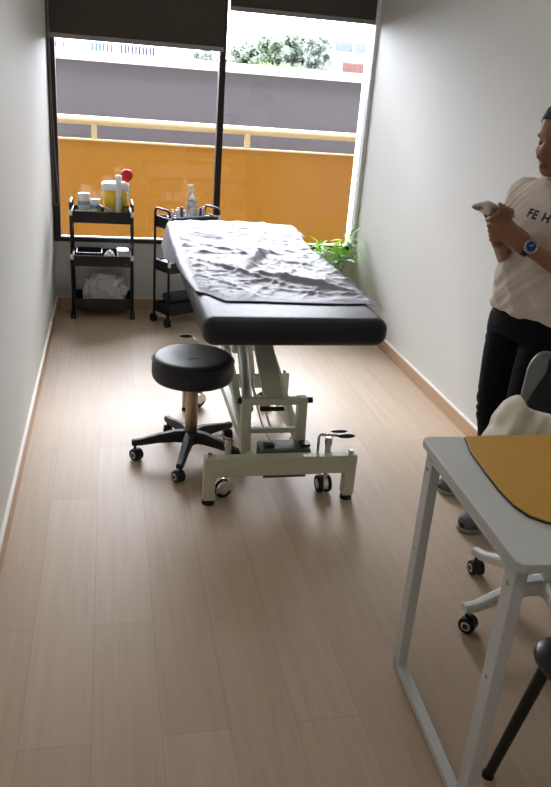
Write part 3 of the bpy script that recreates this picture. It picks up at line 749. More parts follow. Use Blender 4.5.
# cream cloth bag slumped on the chair
b = nb()
ell(b, (1.33, 1.92, .580), (.19, .11, .062)); ell(b, (1.205, 1.935, .620), (.060, .085, .085)); ell(b, (1.225, 1.945, .668), (.050, .065, .058)); ell(b, (1.27, 1.92, .635), (.09, .09, .055)); ell(b, (1.42, 1.90, .570), (.11, .10, .042)); ell(b, (1.19, 1.91, .575), (.05, .09, .055))
b = remeshed(b, .008, 6)
for v in b.verts:
    p = v.co; n1 = ridged(p.x+p.z*.8, p.y*.5+p.z, 6.5, 2.2); n2 = ridged(p.x*1.2-p.z, p.y, 13, 5.1)
    v.co = p+v.normal*(.024*(n1-.5)+.011*(n2-.5))
    v.co.z = max(v.co.z, .528)
cloth_m = mat('cream_canvas', srgb(214, 204, 184), .9, bump=.15, bscale=500, var=.05, sheen=.2)
bag_root = thing('cloth_bag', (1.32, 1.9, .527), 'cream cloth bag slumped on the white task chair', 'bag')
fin(b, 'bag_body', cloth_m, bag_root, smooth=True)
b = nb(); tube(b, catmull([(1.40, 1.96, .655), (1.46, 1.99, .672), (1.55, 2.01, .67), (1.60, 1.99, .62), (1.56, 1.93, .56), (1.48, 1.90, .60)], 8), .014, 8, flat=.3); fin(b, 'strap', cloth_m, bag_root, smooth=True)

# ------------------------------------------------------------------ black chair, near right
t = thing('side_chair', (1.10, 1.02, 0), 'black chair with tubular legs tucked under the near side of the desk', 'chair')
b = nb(); seat_p = [(x*.0+x, y) for x, y in rrect(.915, 1.315, .79, 1.215, .06, 6)]
rings = []
for ins, z in ((.02, .435), (.004, .440), (0, .452), (.0, .462), (.006, .470), (.03, .474)):
    rings.append([V((1.115+(x-1.115)*(1-ins/.2), 1.0+(y-1.0)*(1-ins/.2), z)) for x, y in seat_p])
loft(b, rings); b.transform(Matrix.Translation((1.115, 1.0, 0)) @ Matrix.Rotation(.10, 4, 'Z') @ Matrix.Translation((-1.115, -1.0, 0)))
fin(b, 'seat', mat('black_leatherette', srgb(32, 32, 35), .3, bump=.05), t, smooth=True)
for (tx, ty), (fx_, fy_) in (((.955, 1.165), (.918, 1.235)), ((1.27, 1.185), (1.31, 1.25)), ((.99, .84), (.95, .77)), ((1.28, .86), (1.32, .79))):
    b = nb(); cyl(b, (fx_, fy_, .004), (tx, ty, .445), .0125, .0155, n=14); l = fin(b, 'leg', blackmetal_m, t)
    b = nb(); cyl(b, (fx_, fy_, 0), (fx_, fy_, .012), .015, n=14); fin(b, 'foot_cap', rubber_m, l)
b = nb()
rings = []
for z, y, hw in ((.52, .775, .15), (.60, .755, .19), (.72, .735, .20), (.80, .72, .17)):
    rings.append([V((1.13-hw+.02, y, z)), V((1.13+hw, y, z)), V((1.13+hw, y-.02, z)), V((1.13-hw+.02, y-.02, z))])
loft(b, rings); bk = fin(b, 'backrest', mat('black_leatherette', (0, 0, 0)), t, bevel=.006)
for x in (1.03, 1.23):
    b = nb(); tube(b, [(x, .83, .44), (x, .80, .46), (x, .768, .54)], .010, 8); fin(b, 'back_support', blackmetal_m, t, smooth=True)

# ------------------------------------------------------------------ person (f = forward, l = her left, z = up; metres from the point between her feet)
PC = V((1.56, 2.48, 0)); PF = V((-.9507, -.3102, 0)); PL = V((.3102, -.9507, 0)); PZ = V((0, 0, 1))
def B(f, l, z): return PC+PF*f+PL*l+PZ*z
BR_ = Matrix((PF, PL, PZ)).transposed().to_4x4()          # local ellipsoids turn with the body
def bell(b, c, r, rot=None): ell(b, B(*c), r, BR_ if rot is None else BR_ @ rot, 24, 16)
def btube(b, pts, rs, n=12, k=5):
    P = catmull([B(*p) for p in pts], k); R = []
    for i in range(len(P)):
        t_ = i/k; j = min(int(t_), len(rs)-2); R.append(rs[j]+(rs[j+1]-rs[j])*(t_-j))
    tube(b, P, R, n)
    ell(b, P[0], R[0]*.99); ell(b, P[-1], R[-1]*.99)
def bring(z, cf, hw, hd, n=40, e=2.3):
    out = []
    for k in range(n):
        a = 2*PI*k/n; c_, s_ = math.cos(a), math.sin(a)
        out.append(B(cf+math.copysign(abs(c_)**(2/e), c_)*hd, math.copysign(abs(s_)**(2/e), s_)*hw, z))
    return out
per = thing('person', PC, 'person standing at right in cream T-shirt and black leggings, looking down at a phone', 'person')
skin_m = mat('skin', srgb(150, 106, 84), .5, var=.06, nscale=30, bump=.03, bscale=300)
lip_m = mat('lips', srgb(126, 74, 68), .45)
hair_m = mat('black_hair', srgb(17, 14, 15), .6, var=.3, nscale=60, bump=.5, bscale=220)
shirt_m = mat('cream_jersey', srgb(214, 201, 190), .9, bump=.1, bscale=900, var=.02, sheen=.15)
legg_m = mat('black_leggings', srgb(17, 15, 22), .8, bump=.05, bscale=900, spec=.2)

# phone frame
pa = (PF*.944+PZ*.33).normalized(); pn = (PF*-.45+PL*-.35+PZ*.82); pn = (pn-pa*pn.dot(pa)).normalized(); pw = pn.cross(pa).normalized()
if pw.dot(PL) < 0: pw = -pw
PH = B(.290, -.016, 1.231)
def Q(a, w_, n_): return PH+pa*a+pw*w_+pn*n_
def wtube(b, P, rs, k=4):
    P = catmull(P, k); R = []
    for i in range(len(P)):
        t_ = i/k; j = min(int(t_), len(rs)-2); R.append(rs[j]+(rs[j+1]-rs[j])*(t_-j))
    tube(b, P, R, 10); ell(b, P[0], R[0]*.99); ell(b, P[-1], R[-1]*.99)

# ---- body, one continuous surface
b = nb()
bell(b, (.030, 0, 1.503), (.097, .077, .100)); bell(b, (.055, 0, 1.435), (.064, .060, .085)); bell(b, (.078, 0, 1.376), (.034, .034, .028))
bell(b, (.035, 0, 1.40), (.060, .054, .045))
for s in (-1, 1):
    bell(b, (.076, s*.036, 1.432), (.034, .028, .032)); bell(b, (.100, s*.030, 1.482), (.018, .030, .011)); bell(b, (.020, s*.077, 1.45), (.020, .010, .032), Matrix.Rotation(s*.3, 4, 'Z'))
    bell(b, (.121, s*.012, 1.413), (.012, .009, .009)); bell(b, (.098, s*.031, 1.459), (.013, .019, .012))
btube(b, [(.104, 0, 1.478), (.121, 0, 1.445), (.136, 0, 1.417)], [.009, .011, .0125], 12)
bell(b, (.103, 0, 1.389), (.013, .024, .0075)); bell(b, (.101, 0, 1.377), (.013, .021, .0075))
btube(b, [(.012, 0, 1.44), (.006, 0, 1.38), (-.005, 0, 1.31), (-.01, 0, 1.25)], [.054, .050, .054, .08], 16)
loft(b, [bring(z, cf, hw-.012, hd-.012) for z, cf, hw, hd in ((.80, .0, .165, .115), (.90, .0, .16, .115), (1.02, .0, .14, .10), (1.12, .01, .15, .105), (1.20, .012, .16, .108), (1.27, .005, .165, .092), (1.305, 0, .13, .07), (1.33, 0, .08, .055))])
RS, RE, RW = (0, -.160, 1.270), (-.03, -.185, 1.0), (.250, -.008, 1.128)
LS, LE, LW = (0, .160, 1.270), (-.005, .215, 1.005), (.207, .070, 1.129)
for S_, E_, W_ in ((RS, RE, RW), (LS, LE, LW)):
    btube(b, [S_, tuple((x+y)/2 for x, y in zip(S_, E_)), E_], [.042, .042, .036], 14)
    btube(b, [E_, tuple(x*.65+y*.35 for x, y in zip(E_, W_)), tuple(x*.2+y*.8 for x, y in zip(E_, W_)), W_], [.037, .039, .027, .025], 14)
for S_, K_, M_, A_ in (((.01, -.088, .80), (.02, -.098, .43), (-.02, -.108, .29), (-.055, -.135, .09)), ((.012, .088, .80), (.065, .086, .43), (.045, .084, .29), (.045, .078, .09))):
    btube(b, [S_, tuple((x+y)/2 for x, y in zip(S_, K_)), K_, M_, A_], [.082, .070, .050, .047, .033], 14)
# feet inside the shoes
btube(b, [(-.055, -.135, .07), (-.01, -.155, .045), (.05, -.178, .035)], [.032, .030, .022]); btube(b, [(.045, .078, .07), (.10, .082, .045), (.19, .088, .035)], [.032, .030, .022])
# right hand: cups the phone from behind and below
rw = B(*RW)
def hell(b, p, r): ell(b, p, r, None, 14, 10)
wtube(b, [rw, Q(-.055, -.008, -.034), Q(-.030, -.014, -.028)], [.025, .026, .022])
for a_ in (.012, -.008, -.028, -.046): wtube(b, [Q(-.050, -.010+.0*a_, -.034), Q(a_*.6-.015, -.020, -.026)], [.016, .013])
for i, (a_, L_) in enumerate(((.016, 1.0), (-.006, 1.05), (-.027, .98), (-.046, .82))):
    wtube(b, [Q(a_*.7-.014, -.020, -.026), Q(a_, .018*L_, -.027), Q(a_+.004, .040*L_, -.016), Q(a_+.006, .0475, .002), Q(a_+.006, .040, .012)], [.0105, .0098, .0088, .0078, .0068])
wtube(b, [Q(-.062, -.020, -.030), Q(-.045, -.040, -.016), Q(-.022, -.047, .002), Q(.002, -.040, .0135)], [.015, .0115, .0098, .0078])
# left hand: back of the hand to the viewer, fingers around the right hand, thumb up at the end of the phone
lw = B(*LW); lk = B(.268, .040, 1.182)
wtube(b, [lw, B(.222, .068, 1.150), B(.262, .044, 1.178)], [.024, .031, .026]); wtube(b, [lw, B(.225, .065, 1.128), B(.258, .045, 1.147)], [.022, .026, .022])
for i, dz in enumerate((.019, .002, -.015, -.031)):
    k0 = B(.262-.004*i, .044, 1.178+dz*.9); k1 = B(.297-.006*i, .030, 1.176+dz); k2 = B(.312-.008*i, .008, 1.170+dz); k3 = B(.304-.008*i, -.014, 1.164+dz)
    wtube(b, [k0, k1, k2, k3], [.0125, .0102, .0092, .0078])
wtube(b, [B(.225, .060, 1.165), B(.245, .035, 1.193), B(.254, .016, 1.213), B(.262, .004, 1.233)], [.016, .0125, .0105, .008])
b = remeshed(b, .0046, 3, .5)
# hollow the eye sockets and temples a little
for v in b.verts:
    d = v.co-PC; f, l, z = d.dot(PF), d.dot(PL), d.z
    if z > 1.34 and f > .05:
        for s in (-1, 1):
            g = math.exp(-(((l-s*.034)/.016)**2+((z-1.463)/.010)**2)); v.co -= PF*g*.007
        g = math.exp(-((l/.012)**2+((z-1.398)/.006)**2)); v.co -= PF*g*.003
        g = math.exp(-((l/.02)**2+((z-1.364)/.006)**2)); v.co -= PF*g*.004
body = fin(b, 'body', skin_m, per, smooth=True)
# face details
b = nb(); n_ = 9
for dz, th in ((.003, .0042), (-.0045, .0050)):
    btube(b, [(.105, -.021, 1.3825), (.1125, -.010, 1.384+dz), (.1140, 0, 1.3835+dz), (.1125, .010, 1.384+dz), (.105, .021, 1.3825)], [.0013, th*.85, th*.9, th*.85, .0013], 8)
fin(b, 'lips', lip_m, per, smooth=True)
for s in (-1, 1):
    b = nb(); btube(b, [(.113, s*.014, 1.486), (.1145, s*.028, 1.491), (.106, s*.042, 1.489), (.092, s*.052, 1.482)], [.0028, .0034, .003, .0015], 8); fin(b, 'eyebrow', hair_m, per, smooth=True)
    b = nb(); bell(b, (.1005, s*.033, 1.4605), (.0095, .0125, .0085)); e_ = fin(b, 'eyelid', skin_m, per, smooth=True)
    b = nb(); btube(b, [(.1035, s*.019, 1.457), (.1085, s*.029, 1.4535), (.1055, s*.039, 1.4545), (.0985, s*.046, 1.458)], [.0012, .002, .002, .0012], 6); fin(b, 'eyelashes', hair_m, e_, smooth=True)
# hair, pulled back into a low bun
b = nb(); bell(b, (.024, 0, 1.512), (.106, .085, .100)); bell(b, (-.02, 0, 1.47), (.075, .080, .095)); bell(b, (-.105, 0, 1.47), (.042, .045, .042))
b = remeshed(b, .007, 3)
for v in b.verts:
    d = v.co-PC; f, l, z = d.dot(PF), d.dot(PL), d.z
    line = .096-1.25*max(0, 1.535-z) if z < 1.535 else .2
    if f > line: v.co -= (PF*(f-line)*1.0+PF*.03+PZ*.02*(z > 1.5))*min(1, (f-line)/.012)
    v.co += v.normal*.003*noise.noise(V((l*90, z*30, f*20)))
fin(b, 'hair', hair_m, per, smooth=True)
# ---- leggings
b = nb()
loft(b, [bring(z, cf, hw, hd) for z, cf, hw, hd in ((.76, .005, .165, .105), (.80, .0, .172, .118), (.87, -.005, .168, .118), (.95, 0, .150, .105))])
for S_, K_, M_, A_ in (((.012, -.088, .80), (.022, -.098, .43), (-.02, -.108, .29), (-.055, -.135, .085)), ((.014, .088, .80), (.067, .086, .43), (.045, .084, .29), (.045, .078, .085))):
    btube(b, [S_, tuple((x+y)/2 for x, y in zip(S_, K_)), K_, M_, A_], [.090, .078, .058, .054, .040], 18)
b = remeshed(b, .007, 4)
for v in b.verts:
    p = v.co; k_ = math.exp(-((p.z-.43)/.07)**2)+.6*math.exp(-((p.z-.74)/.05)**2)+.7*math.exp(-((p.z-.14)/.05)**2)
    v.co += v.normal*.0035*k_*math.sin(p.z*150+noise.noise(p*14)*5)
fin(b, 'leggings', legg_m, per, smooth=True)
# ---- T-shirt
b = nb()
loft(b, [bring(z, cf, hw, hd) for z, cf, hw, hd in ((.862, .006, .180, .130), (.90, .006, .176, .128), (1.0, .006, .163, .120), (1.09, .010, .162, .120), (1.16, .018, .168, .124), (1.21, .018, .172, .120), (1.265, .008, .174, .102), (1.298, .0, .150, .082), (1.325, -.002, .096, .066), (1.338, -.004, .070, .060))])
for S_, E_, s in ((RS, RE, -1), (LS, LE, 1)):
    e2 = tuple(x*.32+y*.68 for x, y in zip(S_, E_)); btube(b, [(S_[0], S_[1]*.6, S_[2]+.004), (S_[0], S_[1]*.98, S_[2]-.006), tuple(x*.7+y*.3 for x, y in zip(S_, E_)), e2], [.050, .060, .064, .068], 18)
b = remeshed(b, .0065, 4)
for v in b.verts:
    d = v.co-PC; f, l, z = d.dot(PF), d.dot(PL), d.z
    wgt = .35+.65*min(1, max(0, (1.20-z)/.2))
    q1 = ridged(l*1.0+z*.75, f*.6+z*.12, 8.5, 3.3); q2 = ridged(l*1.1-z*1.1, f, 13, 8.1)
    dis = wgt*(.014*(q1-.3)+.007*(q2-.3))
    sh = math.exp(-((l+.125)/.05)**2)*math.exp(-((z-1.2)/.09)**2); dis += sh*.009*math.sin((l*1.0-z*.62)*190)
    hm = max(0, 1-(z-.862)/.1); dis += hm*.006*math.sin(math.atan2(l, f)*7+1)
    v.co += v.normal*dis
ts = fin(b, 't_shirt', shirt_m, per, smooth=True)
b = nb(); tube(b, [B(-.004+.0615*math.cos(a)+.006*math.cos(a), .064*math.sin(a), 1.337-.012*math.cos(a)) for a in [2*PI*k/40 for k in range(40)]], .0065, 8, closed=True); fin(b, 'collar', shirt_m, ts, smooth=True)
b = nb(); tube(b, [p+PZ*.004 for p in bring(.862, .006, .179, .129)], .0045, 6, closed=True); fin(b, 'hem', shirt_m, ts, smooth=True)
# printed lettering on the chest, laid on the cloth
me = ts.data; bv = BVHTree.FromPolygons([v.co.copy() for v in me.vertices], [tuple(p.vertices) for p in me.polygons])
fc = bpy.data.curves.new('lettering', 'FONT'); fc.body = 'FE HU'; fc.size = .046; fc.offset = .0016; fc.extrude = 0; fc.space_character = 1.15; fc.resolution_u = 3
to = bpy.data.objects.new('lettering', fc); COL.objects.link(to)
dg = bpy.context.evaluated_depsgraph_get(); tm = bpy.data.meshes.new_from_object(to.evaluated_get(dg)); bpy.data.objects.remove(to); bpy.data.curves.remove(fc)
b = nb(); b.from_mesh(tm); bpy.data.meshes.remove(tm)
bmesh.ops.triangulate(b, faces=b.faces)
for _ in range(2): bmesh.ops.subdivide_edges(b, edges=[e for e in b.edges if e.calc_length() > .008], cuts=1, use_grid_fill=False); bmesh.ops.triangulate(b, faces=b.faces)
for v in b.verts:
    l = -.006+v.co.x*.92; z = 1.214+v.co.y*.85-v.co.x*.08
    o_ = B(.4, l, z)-PC; hit = bv.ray_cast(o_, -PF)
    v.co = PC+((hit[0]-(-PF)*.0012) if hit[0] else o_-PF*.27)
lt = fin(b, 'lettering', mat('print_ink', srgb(44, 38, 46), .7), ts, label='dark printed lettering')
# ---- watch on the left wrist
lwv = B(*LW); wd_ = (B(*LW)-B(*LE)).normalized(); wc = lwv-wd_*.012
toface = (PF*.52+PL*.80+PZ*.30); toface = (toface-wd_*toface.dot(wd_)).normalized(); sd = wd_.cross(toface).normalized()
b = nb(); R_ = .0295; N_ = 32; rings = []
for k in range(N_+1):
    a = 2*PI*k/N_; r_ = R_; c_ = toface*math.cos(a)+sd*math.sin(a)
    rings.append([wc+c_*(r_+dr)+wd_*dw for dr, dw in ((0, -.010), (.003, -.010), (.003, .010), (0, .010))])
loft(b, rings, cap=False); wt = fin(b, 'watch', mat('dark_strap', srgb(36, 24, 24), .6), per, label='wrist watch with dark strap')
q = V((0, 0, 1)).rotation_difference(toface).to_matrix(); fcx = wc+toface*(R_+.001)
b = nb(); lathe(b, [(.020, 0), (.0245, .002), (.0245, .008), (.0210, .0095), (.0195, .008)], fcx, 28, rot=q); fin(b, 'watch_case', chrome_m, wt, smooth=True)
b = nb(); lathe(b, [(.0196, .004), (.0196, .0082), (.0005, .0084)], fcx, 28, rot=q); fin(b, 'watch_dial', mat('blue_dial', srgb(44, 62, 128), .25), wt, label='deep blue dial')
b = nb()
u_, v_ = q @ V((1, 0, 0)), q @ V((0, 1, 0))
for a, L_ in ((.6, .011), (2.5, .008)): bar(b, fcx+toface*.0092, fcx+toface*.0092+(u_*math.cos(a)+v_*math.sin(a))*L_, .0016, .0008, up=toface)
for k in range(12):
    a = PI*k/6; d_ = u_*math.cos(a)+v_*math.sin(a); bar(b, fcx+toface*.009+d_*.0150, fcx+toface*.009+d_*.0182, .0014, .0008, up=toface)
fin(b, 'watch_hands', mat('pale_marks', srgb(220, 224, 232), .3), wt)
# ---- shoes
shoe_m = mat('grey_knit', srgb(118, 118, 122), .85, bump=.6, bscale=420, var=.12, nscale=60)
sole_m = mat('pale_sole', srgb(156, 155, 153), .6)
def shoe(heel, toe):
    h, t_ = V(heel), V(toe); d = (t_-h); L_ = d.length; d.normalize(); s = V((-d.y, d.x, 0)); 
    def S(a, w_, z): p = h+d*a*L_+s*w_; return tuple((p.x, p.y, z))
    b = nb()
    secs = ((.03, .028, .080), (.10, .036, .092), (.22, .040, .096), (.36, .041, .092), (.50, .045, .082), (.64, .049, .069), (.78, .050, .057), (.90, .042, .047), (.97, .026, .036))
    rings = []
    for a, w_, hh in secs:
        rr = []
        for k in range(18):
            q_ = 2*PI*k/18; x = math.copysign(abs(math.cos(q_))**.8, math.cos(q_))*w_; z = .018+hh*.5+math.sin(q_)*hh*.5
            if z < .02: z = .02
            x *= 1-.35*max(0, (z-.03)/hh)
            rr.append(B(*S(a, x, z)))
        rings.append(rr)
    loft(b, rings)
    bmesh.ops.subdivide_edges(b, edges=b.edges, cuts=1, use_grid_fill=True, smooth=.4)
    up_ = fin(b, 'shoe', shoe_m, per, smooth=True, label='grey knit trainer')
    poly = []
    out = [(0.0, .018), (.02, .028), (.10, .036), (.25, .037), (.4, .037), (.55, .042), (.7, .048), (.84, .047), (.94, .036), (.99, .018)]
    pts_ = [S(a, w_, 0) for a, w_ in out]+[S(a, -w_, 0) for a, w_ in reversed(out)]
    b = nb(); rings = []
    for z, sc in ((.0, .98), (.006, 1.02), (.017, 1.02), (.021, .99)):
        cx_ = sum(p[0] for p in pts_)/len(pts_); cy_ = sum(p[1] for p in pts_)/len(pts_)
        rings.append([B(cx_+(p[0]-cx_)*sc, cy_+(p[1]-cy_)*sc, z) for p in pts_])
    loft(b, rings); fin(b, 'sole', sole_m, up_, bevel=.002)
    b = nb(); ell(b, B(*S(.972, 0, .026)), (.009, .017, .009), None, 14, 10); fin(b, 'toe_guard', rubber_m, up_, smooth=True, label='dark toe patch')
    b = nb()
    for a, w_, z in ((.40, .024, .088), (.47, .026, .080), (.54, .027, .073), (.61, .027, .066)): tube(b, catmull([B(*S(a, -w_, z-.006)), B(*S(a, 0, z+.004)), B(*S(a, w_, z-.006))], 4), .003, 6)
    fin(b, 'laces', whitepl_m, up_, smooth=True, label='white laces')
shoe((-.090, -.118, 0), (.125, -.210, 0)); shoe((.005, .072, 0), (.262, .078, 0))
# ---- phone, held in the right hand
ph = thing('phone', PH, 'pale grey mobile phone held up in both hands', 'phone')
PM = Matrix((pw, pa, pn)).transposed().to_4x4(); PM.translation = PH
b = nb(); prism(b, rrect(-.0375, .0375, -.076, .076, .010, 5), -.0045, .0045); b.transform(PM); fin(b, 'phone_body', mat('phone_silver', srgb(206, 204, 202), .3, .3), ph, bevel=.002)
b = nb(); prism(b, rrect(-.0355, .0355, -.074, .074, .008, 5), .0044, .0052); b.transform(PM); fin(b, 'screen', mat('dark_glass', srgb(22, 22, 28), .12), ph)
b = nb(); prism(b, rrect(-.034, -.004, .042, .072, .007, 5), -.0065, -.0044); b.transform(PM); cb_ = fin(b, 'camera_bump', mat('phone_grey', srgb(150, 148, 146), .35), ph, bevel=.001)
for x_, y_ in ((-.026, .064), (-.012, .057), (-.026, .050)):
    b = nb(); c0_ = PM @ V((x_, y_, -.0063)); cyl(b, c0_, c0_-pn*.0014, .0055, n=14); fin(b, 'lens', mat('dark_glass', (0, 0, 0)), cb_)

# ------------------------------------------------------------------ outside the window
def painted(name, col, **k): return mat(name, col, **k)
b = nb(); bx(b, -30, 40, 5.57, 140, -.6, -.45); struct(b, 'outside_ground', mat('pale_concrete', srgb(90, 90, 88), .9, var=.1, nscale=2))
b = nb()
bx(b, -30, XL-.12, 5.40, 5.57, -.45, 16); bx(b, XR+.12, 32, 5.40, 5.57, -.45, 16); bx(b, XL-.12, XR+.12, 5.40, 5.57, ZC+.12, 16)
struct(b, 'shading_facade', mat('facade_render', srgb(92, 90, 88), .85))  # unseen outer wall, made tall, wide and dark to shade the balustrade
orange_m = mat('orange_panel', srgb(132, 86, 15), .6, var=.03, nscale=1.5, spec=.2)
railcream_m = mat('cream_rail', srgb(164, 141, 100), .5)
FY = 9.0
t = thing('balustrade', (1, FY, -.45), 'orange panelled balustrade with cream rail outside the window', 'balustrade')
b = nb(); bx(b, -5, 8, FY, FY+.06, -.40, .868); fin(b, 'orange_panel', orange_m, t)
b = nb(); bx(b, -5, 8, FY-.01, FY+.07, .866, .884); fin(b, 'panel_cap', railcream_m, t)
b = nb(); cyl(b, (-5, FY+.03, 1.078), (8, FY+.03, 1.078), .047, n=20); fin(b, 'top_rail', railcream_m, t, smooth=True)
for i in range(-2, 5):
    x = -.165+1.722*i
    b = nb(); bx(b, x-.03, x+.03, FY, FY+.06, .88, 1.06); fin(b, 'post', railcream_m, t)
b = nb(); bx(b, -8, 12, 9.9, 10.1, -.45, 1.69); struct(b, 'outside_parapet', mat('grey_parapet', srgb(97, 95, 103), .8, var=.04, nscale=.8))
b = nb(); bx(b, -8, 12, 9.86, 10.14, 1.69, 1.80); struct(b, 'parapet_coping', mat('white_coping', srgb(240, 240, 238), .6))
# far buildings
white_m = mat('white_cladding', srgb(236, 236, 236), .7); 
t = thing('office_building', (-1, 42, -.45), 'white building with strips of blue windows far behind the left window pane', 'building')
BY = 42
b = nb(); bx(b, -14, 4.2, BY, BY+10, -.45, 9); fin(b, 'walls', white_m, t)
for k_, (wx0, wx1, zc, n, c) in enumerate(((-2.70, -2.07, 2.66, 5, srgb(43, 43, 54)), (-0.84, 0.27, 2.69, 6, srgb(38, 58, 64)), (0.59, 2.34, 2.69, 10, srgb(35, 32, 49)))):
    hh = .25
    b = nb(); bx(b, wx0, wx1, BY-.04, BY, zc-hh, zc+hh); wn = fin(b, 'window_strip', white_m, t)
    wd = (wx1-wx0)/n
    for k in range(n):
        b = nb(); bx(b, wx0+wd*k, wx0+wd*(k+.62), BY-.06, BY-.03, zc-hh, zc+hh); fin(b, 'pane', mat('strip_pane_%d' % k_, c, .3), wn)
t = thing('depot_building', (25, 80, -.45), 'white building with blue-grey roof band beyond the trees', 'building')
BY = 80
q0, q1 = V((20.82, 80.00, 5.55)), V((28.99, 80.00, 6.20))
b = nb(); bx(b, q0.x, q1.x+6, BY, BY+12, -.45, q0.z+.2); fin(b, 'walls', mat('pale_blue_cladding', srgb(150, 158, 172), .7), t)
for zz, hh, c in ((0.25, .75, srgb(46, 53, 66)), (-1.1, .55, srgb(58, 64, 76))):
    b = nb(); bx(b, q0.x-.3, q1.x+6.3, BY-.4, BY+12, q0.z-.4+zz, q0.z-.4+zz+hh); fin(b, 'roof_band', mat('band_%d' % int(hh*100), c, .6), t)
for k in range(6):
    x = q0.x+1.0+k*2.1
    b = nb(); bx(b, x, x+.2, BY-.6, BY-.1, q0.z-2.6, q0.z+.3); fin(b, 'column', white_m, t)
t = thing('shipping_container', (20, 60, -.45), 'red shipping container beyond the parapet, right of the trees', 'container')
c0, c1 = V((17.37, 60.00, 3.17)), V((19.38, 60.00, 3.46))
b = nb(); bx(b, c0.x, c1.x, 60, 62.4, c0.z-.75, c0.z+.45); n = 12
fin(b, 'container_body', mat('container_red', srgb(66, 32, 27), .6), t)
for k in range(n):
    x = c0.x+(c1.x-c0.x)*(k+.5)/n; b = nb(); bx(b, x-.03, x+.03, 59.95, 60, c0.z-.72, c0.z+.42); fin(b, 'rib', mat('container_red', (0, 0, 0)), t)
b = nb(); bx(b, c0.x-.3, c1.x+.3, 59.9, 62.5, -.45, c0.z-.75); fin(b, 'loading_bed', mat('bed_grey', srgb(190, 186, 180), .8), t)
t = thing('low_building', (12, 70, -.45), 'low building with terracotta roof between the trees by the mullion', 'building')
l0, l1 = V((8.82, 70.00, 3.05)), V((10.71, 70.00, 3.43))
b = nb(); bx(b, l0.x, l1.x, 70, 74, -.45, l0.z-.1); fin(b, 'walls', mat('peach_wall', srgb(232, 206, 190), .8), t)
b = nb(); bx(b, l0.x-.3, l1.x+.3, 69.7, 74.3, l0.z-.1, l0.z+.35); fin(b, 'roof', mat('terracotta', srgb(60, 44, 35), .8), t)
# trees
fol = [translucent('foliage_a', srgb(100, 112, 94), .6, .5), translucent('foliage_b', srgb(108, 119, 106), .6, .5), translucent('foliage_c', srgb(116, 125, 118), .6, .5)]
bark_m = mat('bark', srgb(80, 70, 60), .9)
def tree(cx, Y, wd, zt, zb_, fm, label, seed, shape=1.):
    r = random.Random(seed)
    t = thing('tree', (cx, Y, -.45), label, 'tree', 'trees beyond the parapet')
    b = nb(); tube(b, [(cx, Y, -.45), (cx+.1, Y, zb_), (cx, Y, zb_*.4+zt*.6)], [.22, .16, .05], 8)
    for k in range(5):
        a = 1.26*k; tube(b, [(cx, Y, zb_+.3), (cx+math.cos(a)*wd*.5, Y+math.sin(a)*wd*.5, zb_+(zt-zb_)*.5)], [.08, .03], 6)
    fin(b, 'trunk', bark_m, t, smooth=True)
    b = nb(); cl = []
    for k in range(int(62*shape)):
        h = r.random(); rad = wd*(.35+.65*math.sin(PI*min(1, .25+.75*(1-h))))*.8
        a = r.uniform(0, 2*PI); q = r.random()**.6
        cl.append((V((cx+math.cos(a)*rad*q, Y+math.sin(a)*rad*q, zb_+(zt-zb_)*(.08+.84*h))), wd*(.22+.14*r.random())*(1.15-.45*h)))
    for c, s in cl:
        for k in range(90):
            v = V((r.gauss(0, 1), r.gauss(0, 1), r.gauss(0, 1))).normalized()*s*(.55+.5*r.random()); p = c+V((v.x, v.y, v.z*.85))
            a1_, a2_ = V((r.uniform(-1, 1), r.uniform(-1, 1), r.uniform(-1, 1))).normalized(), V((r.uniform(-1, 1), r.uniform(-1, 1), r.uniform(-1, 1)))
            a2_ = (a2_-a1_*a2_.dot(a1_)).normalized(); z_ = .15+.12*r.random()
            b.faces.new([b.verts.new(p+a1_*z_), b.verts.new(p+a2_*z_*.55), b.verts.new(p-a1_*z_), b.verts.new(p-a2_*z_*.55)])
    fin(b, 'foliage', fm, t)
tree(8.59, 52, 1.16, 4.27, 1.09, fol[1], 'pale green rounded tree just right of the mullion', 1)
tree(9.88, 50, 1.26, 4.52, 1.07, fol[0], 'broad green tree second to the right of the mullion', 2)
tree(10.93, 48, 0.98, 4.84, 1.10, fol[1], 'tallest grey-green tree in the middle of the right window pane', 3)
tree(11.78, 46, 0.83, 4.56, 1.11, fol[2], 'pointed pale tree left of the white depot building', 4, .8)
tree(6.21, 62, 0.83, 3.65, 1.62, fol[2], 'faint pale tree under the left blind', 5, .5)
tree(7.10, 60, 0.58, 3.87, 1.67, fol[2], 'faint pale tree nearest the left side of the mullion', 6, .5)
t = thing('hedge', (14, 44, -.45), 'low bright green hedge in front of the trees', 'hedge')
h0, h1 = V((8.20, 44.00, 2.25)), V((10.45, 44.00, 2.31))
b = nb(); r = random.Random(9)
for k in range(2600):
    p = V((r.uniform(h0.x, h1.x), 44+r.uniform(-.6, .6), r.uniform(-.45, h0.z+.35+.15*math.sin(k))))
    a1_ = V((r.uniform(-1, 1), r.uniform(-1, 1), r.uniform(-1, 1))).normalized(); a2_ = a1_.orthogonal().normalized(); z_ = .12
    b.faces.new([b.verts.new(p+a1_*z_), b.verts.new(p+a2_*z_*.6), b.verts.new(p-a1_*z_), b.verts.new(p-a2_*z_*.6)])
fin(b, 'foliage', translucent('hedge_leaf', srgb(92, 106, 52), .6, .3), t)
b = nb(); 
for k in range(8): cyl(b, (h0.x+(h1.x-h0.x)*(k+.5)/8, 44, -.45), (h0.x+(h1.x-h0.x)*(k+.5)/8, 44, h0.z), .04, n=6)
fin(b, 'stems', bark_m, t)

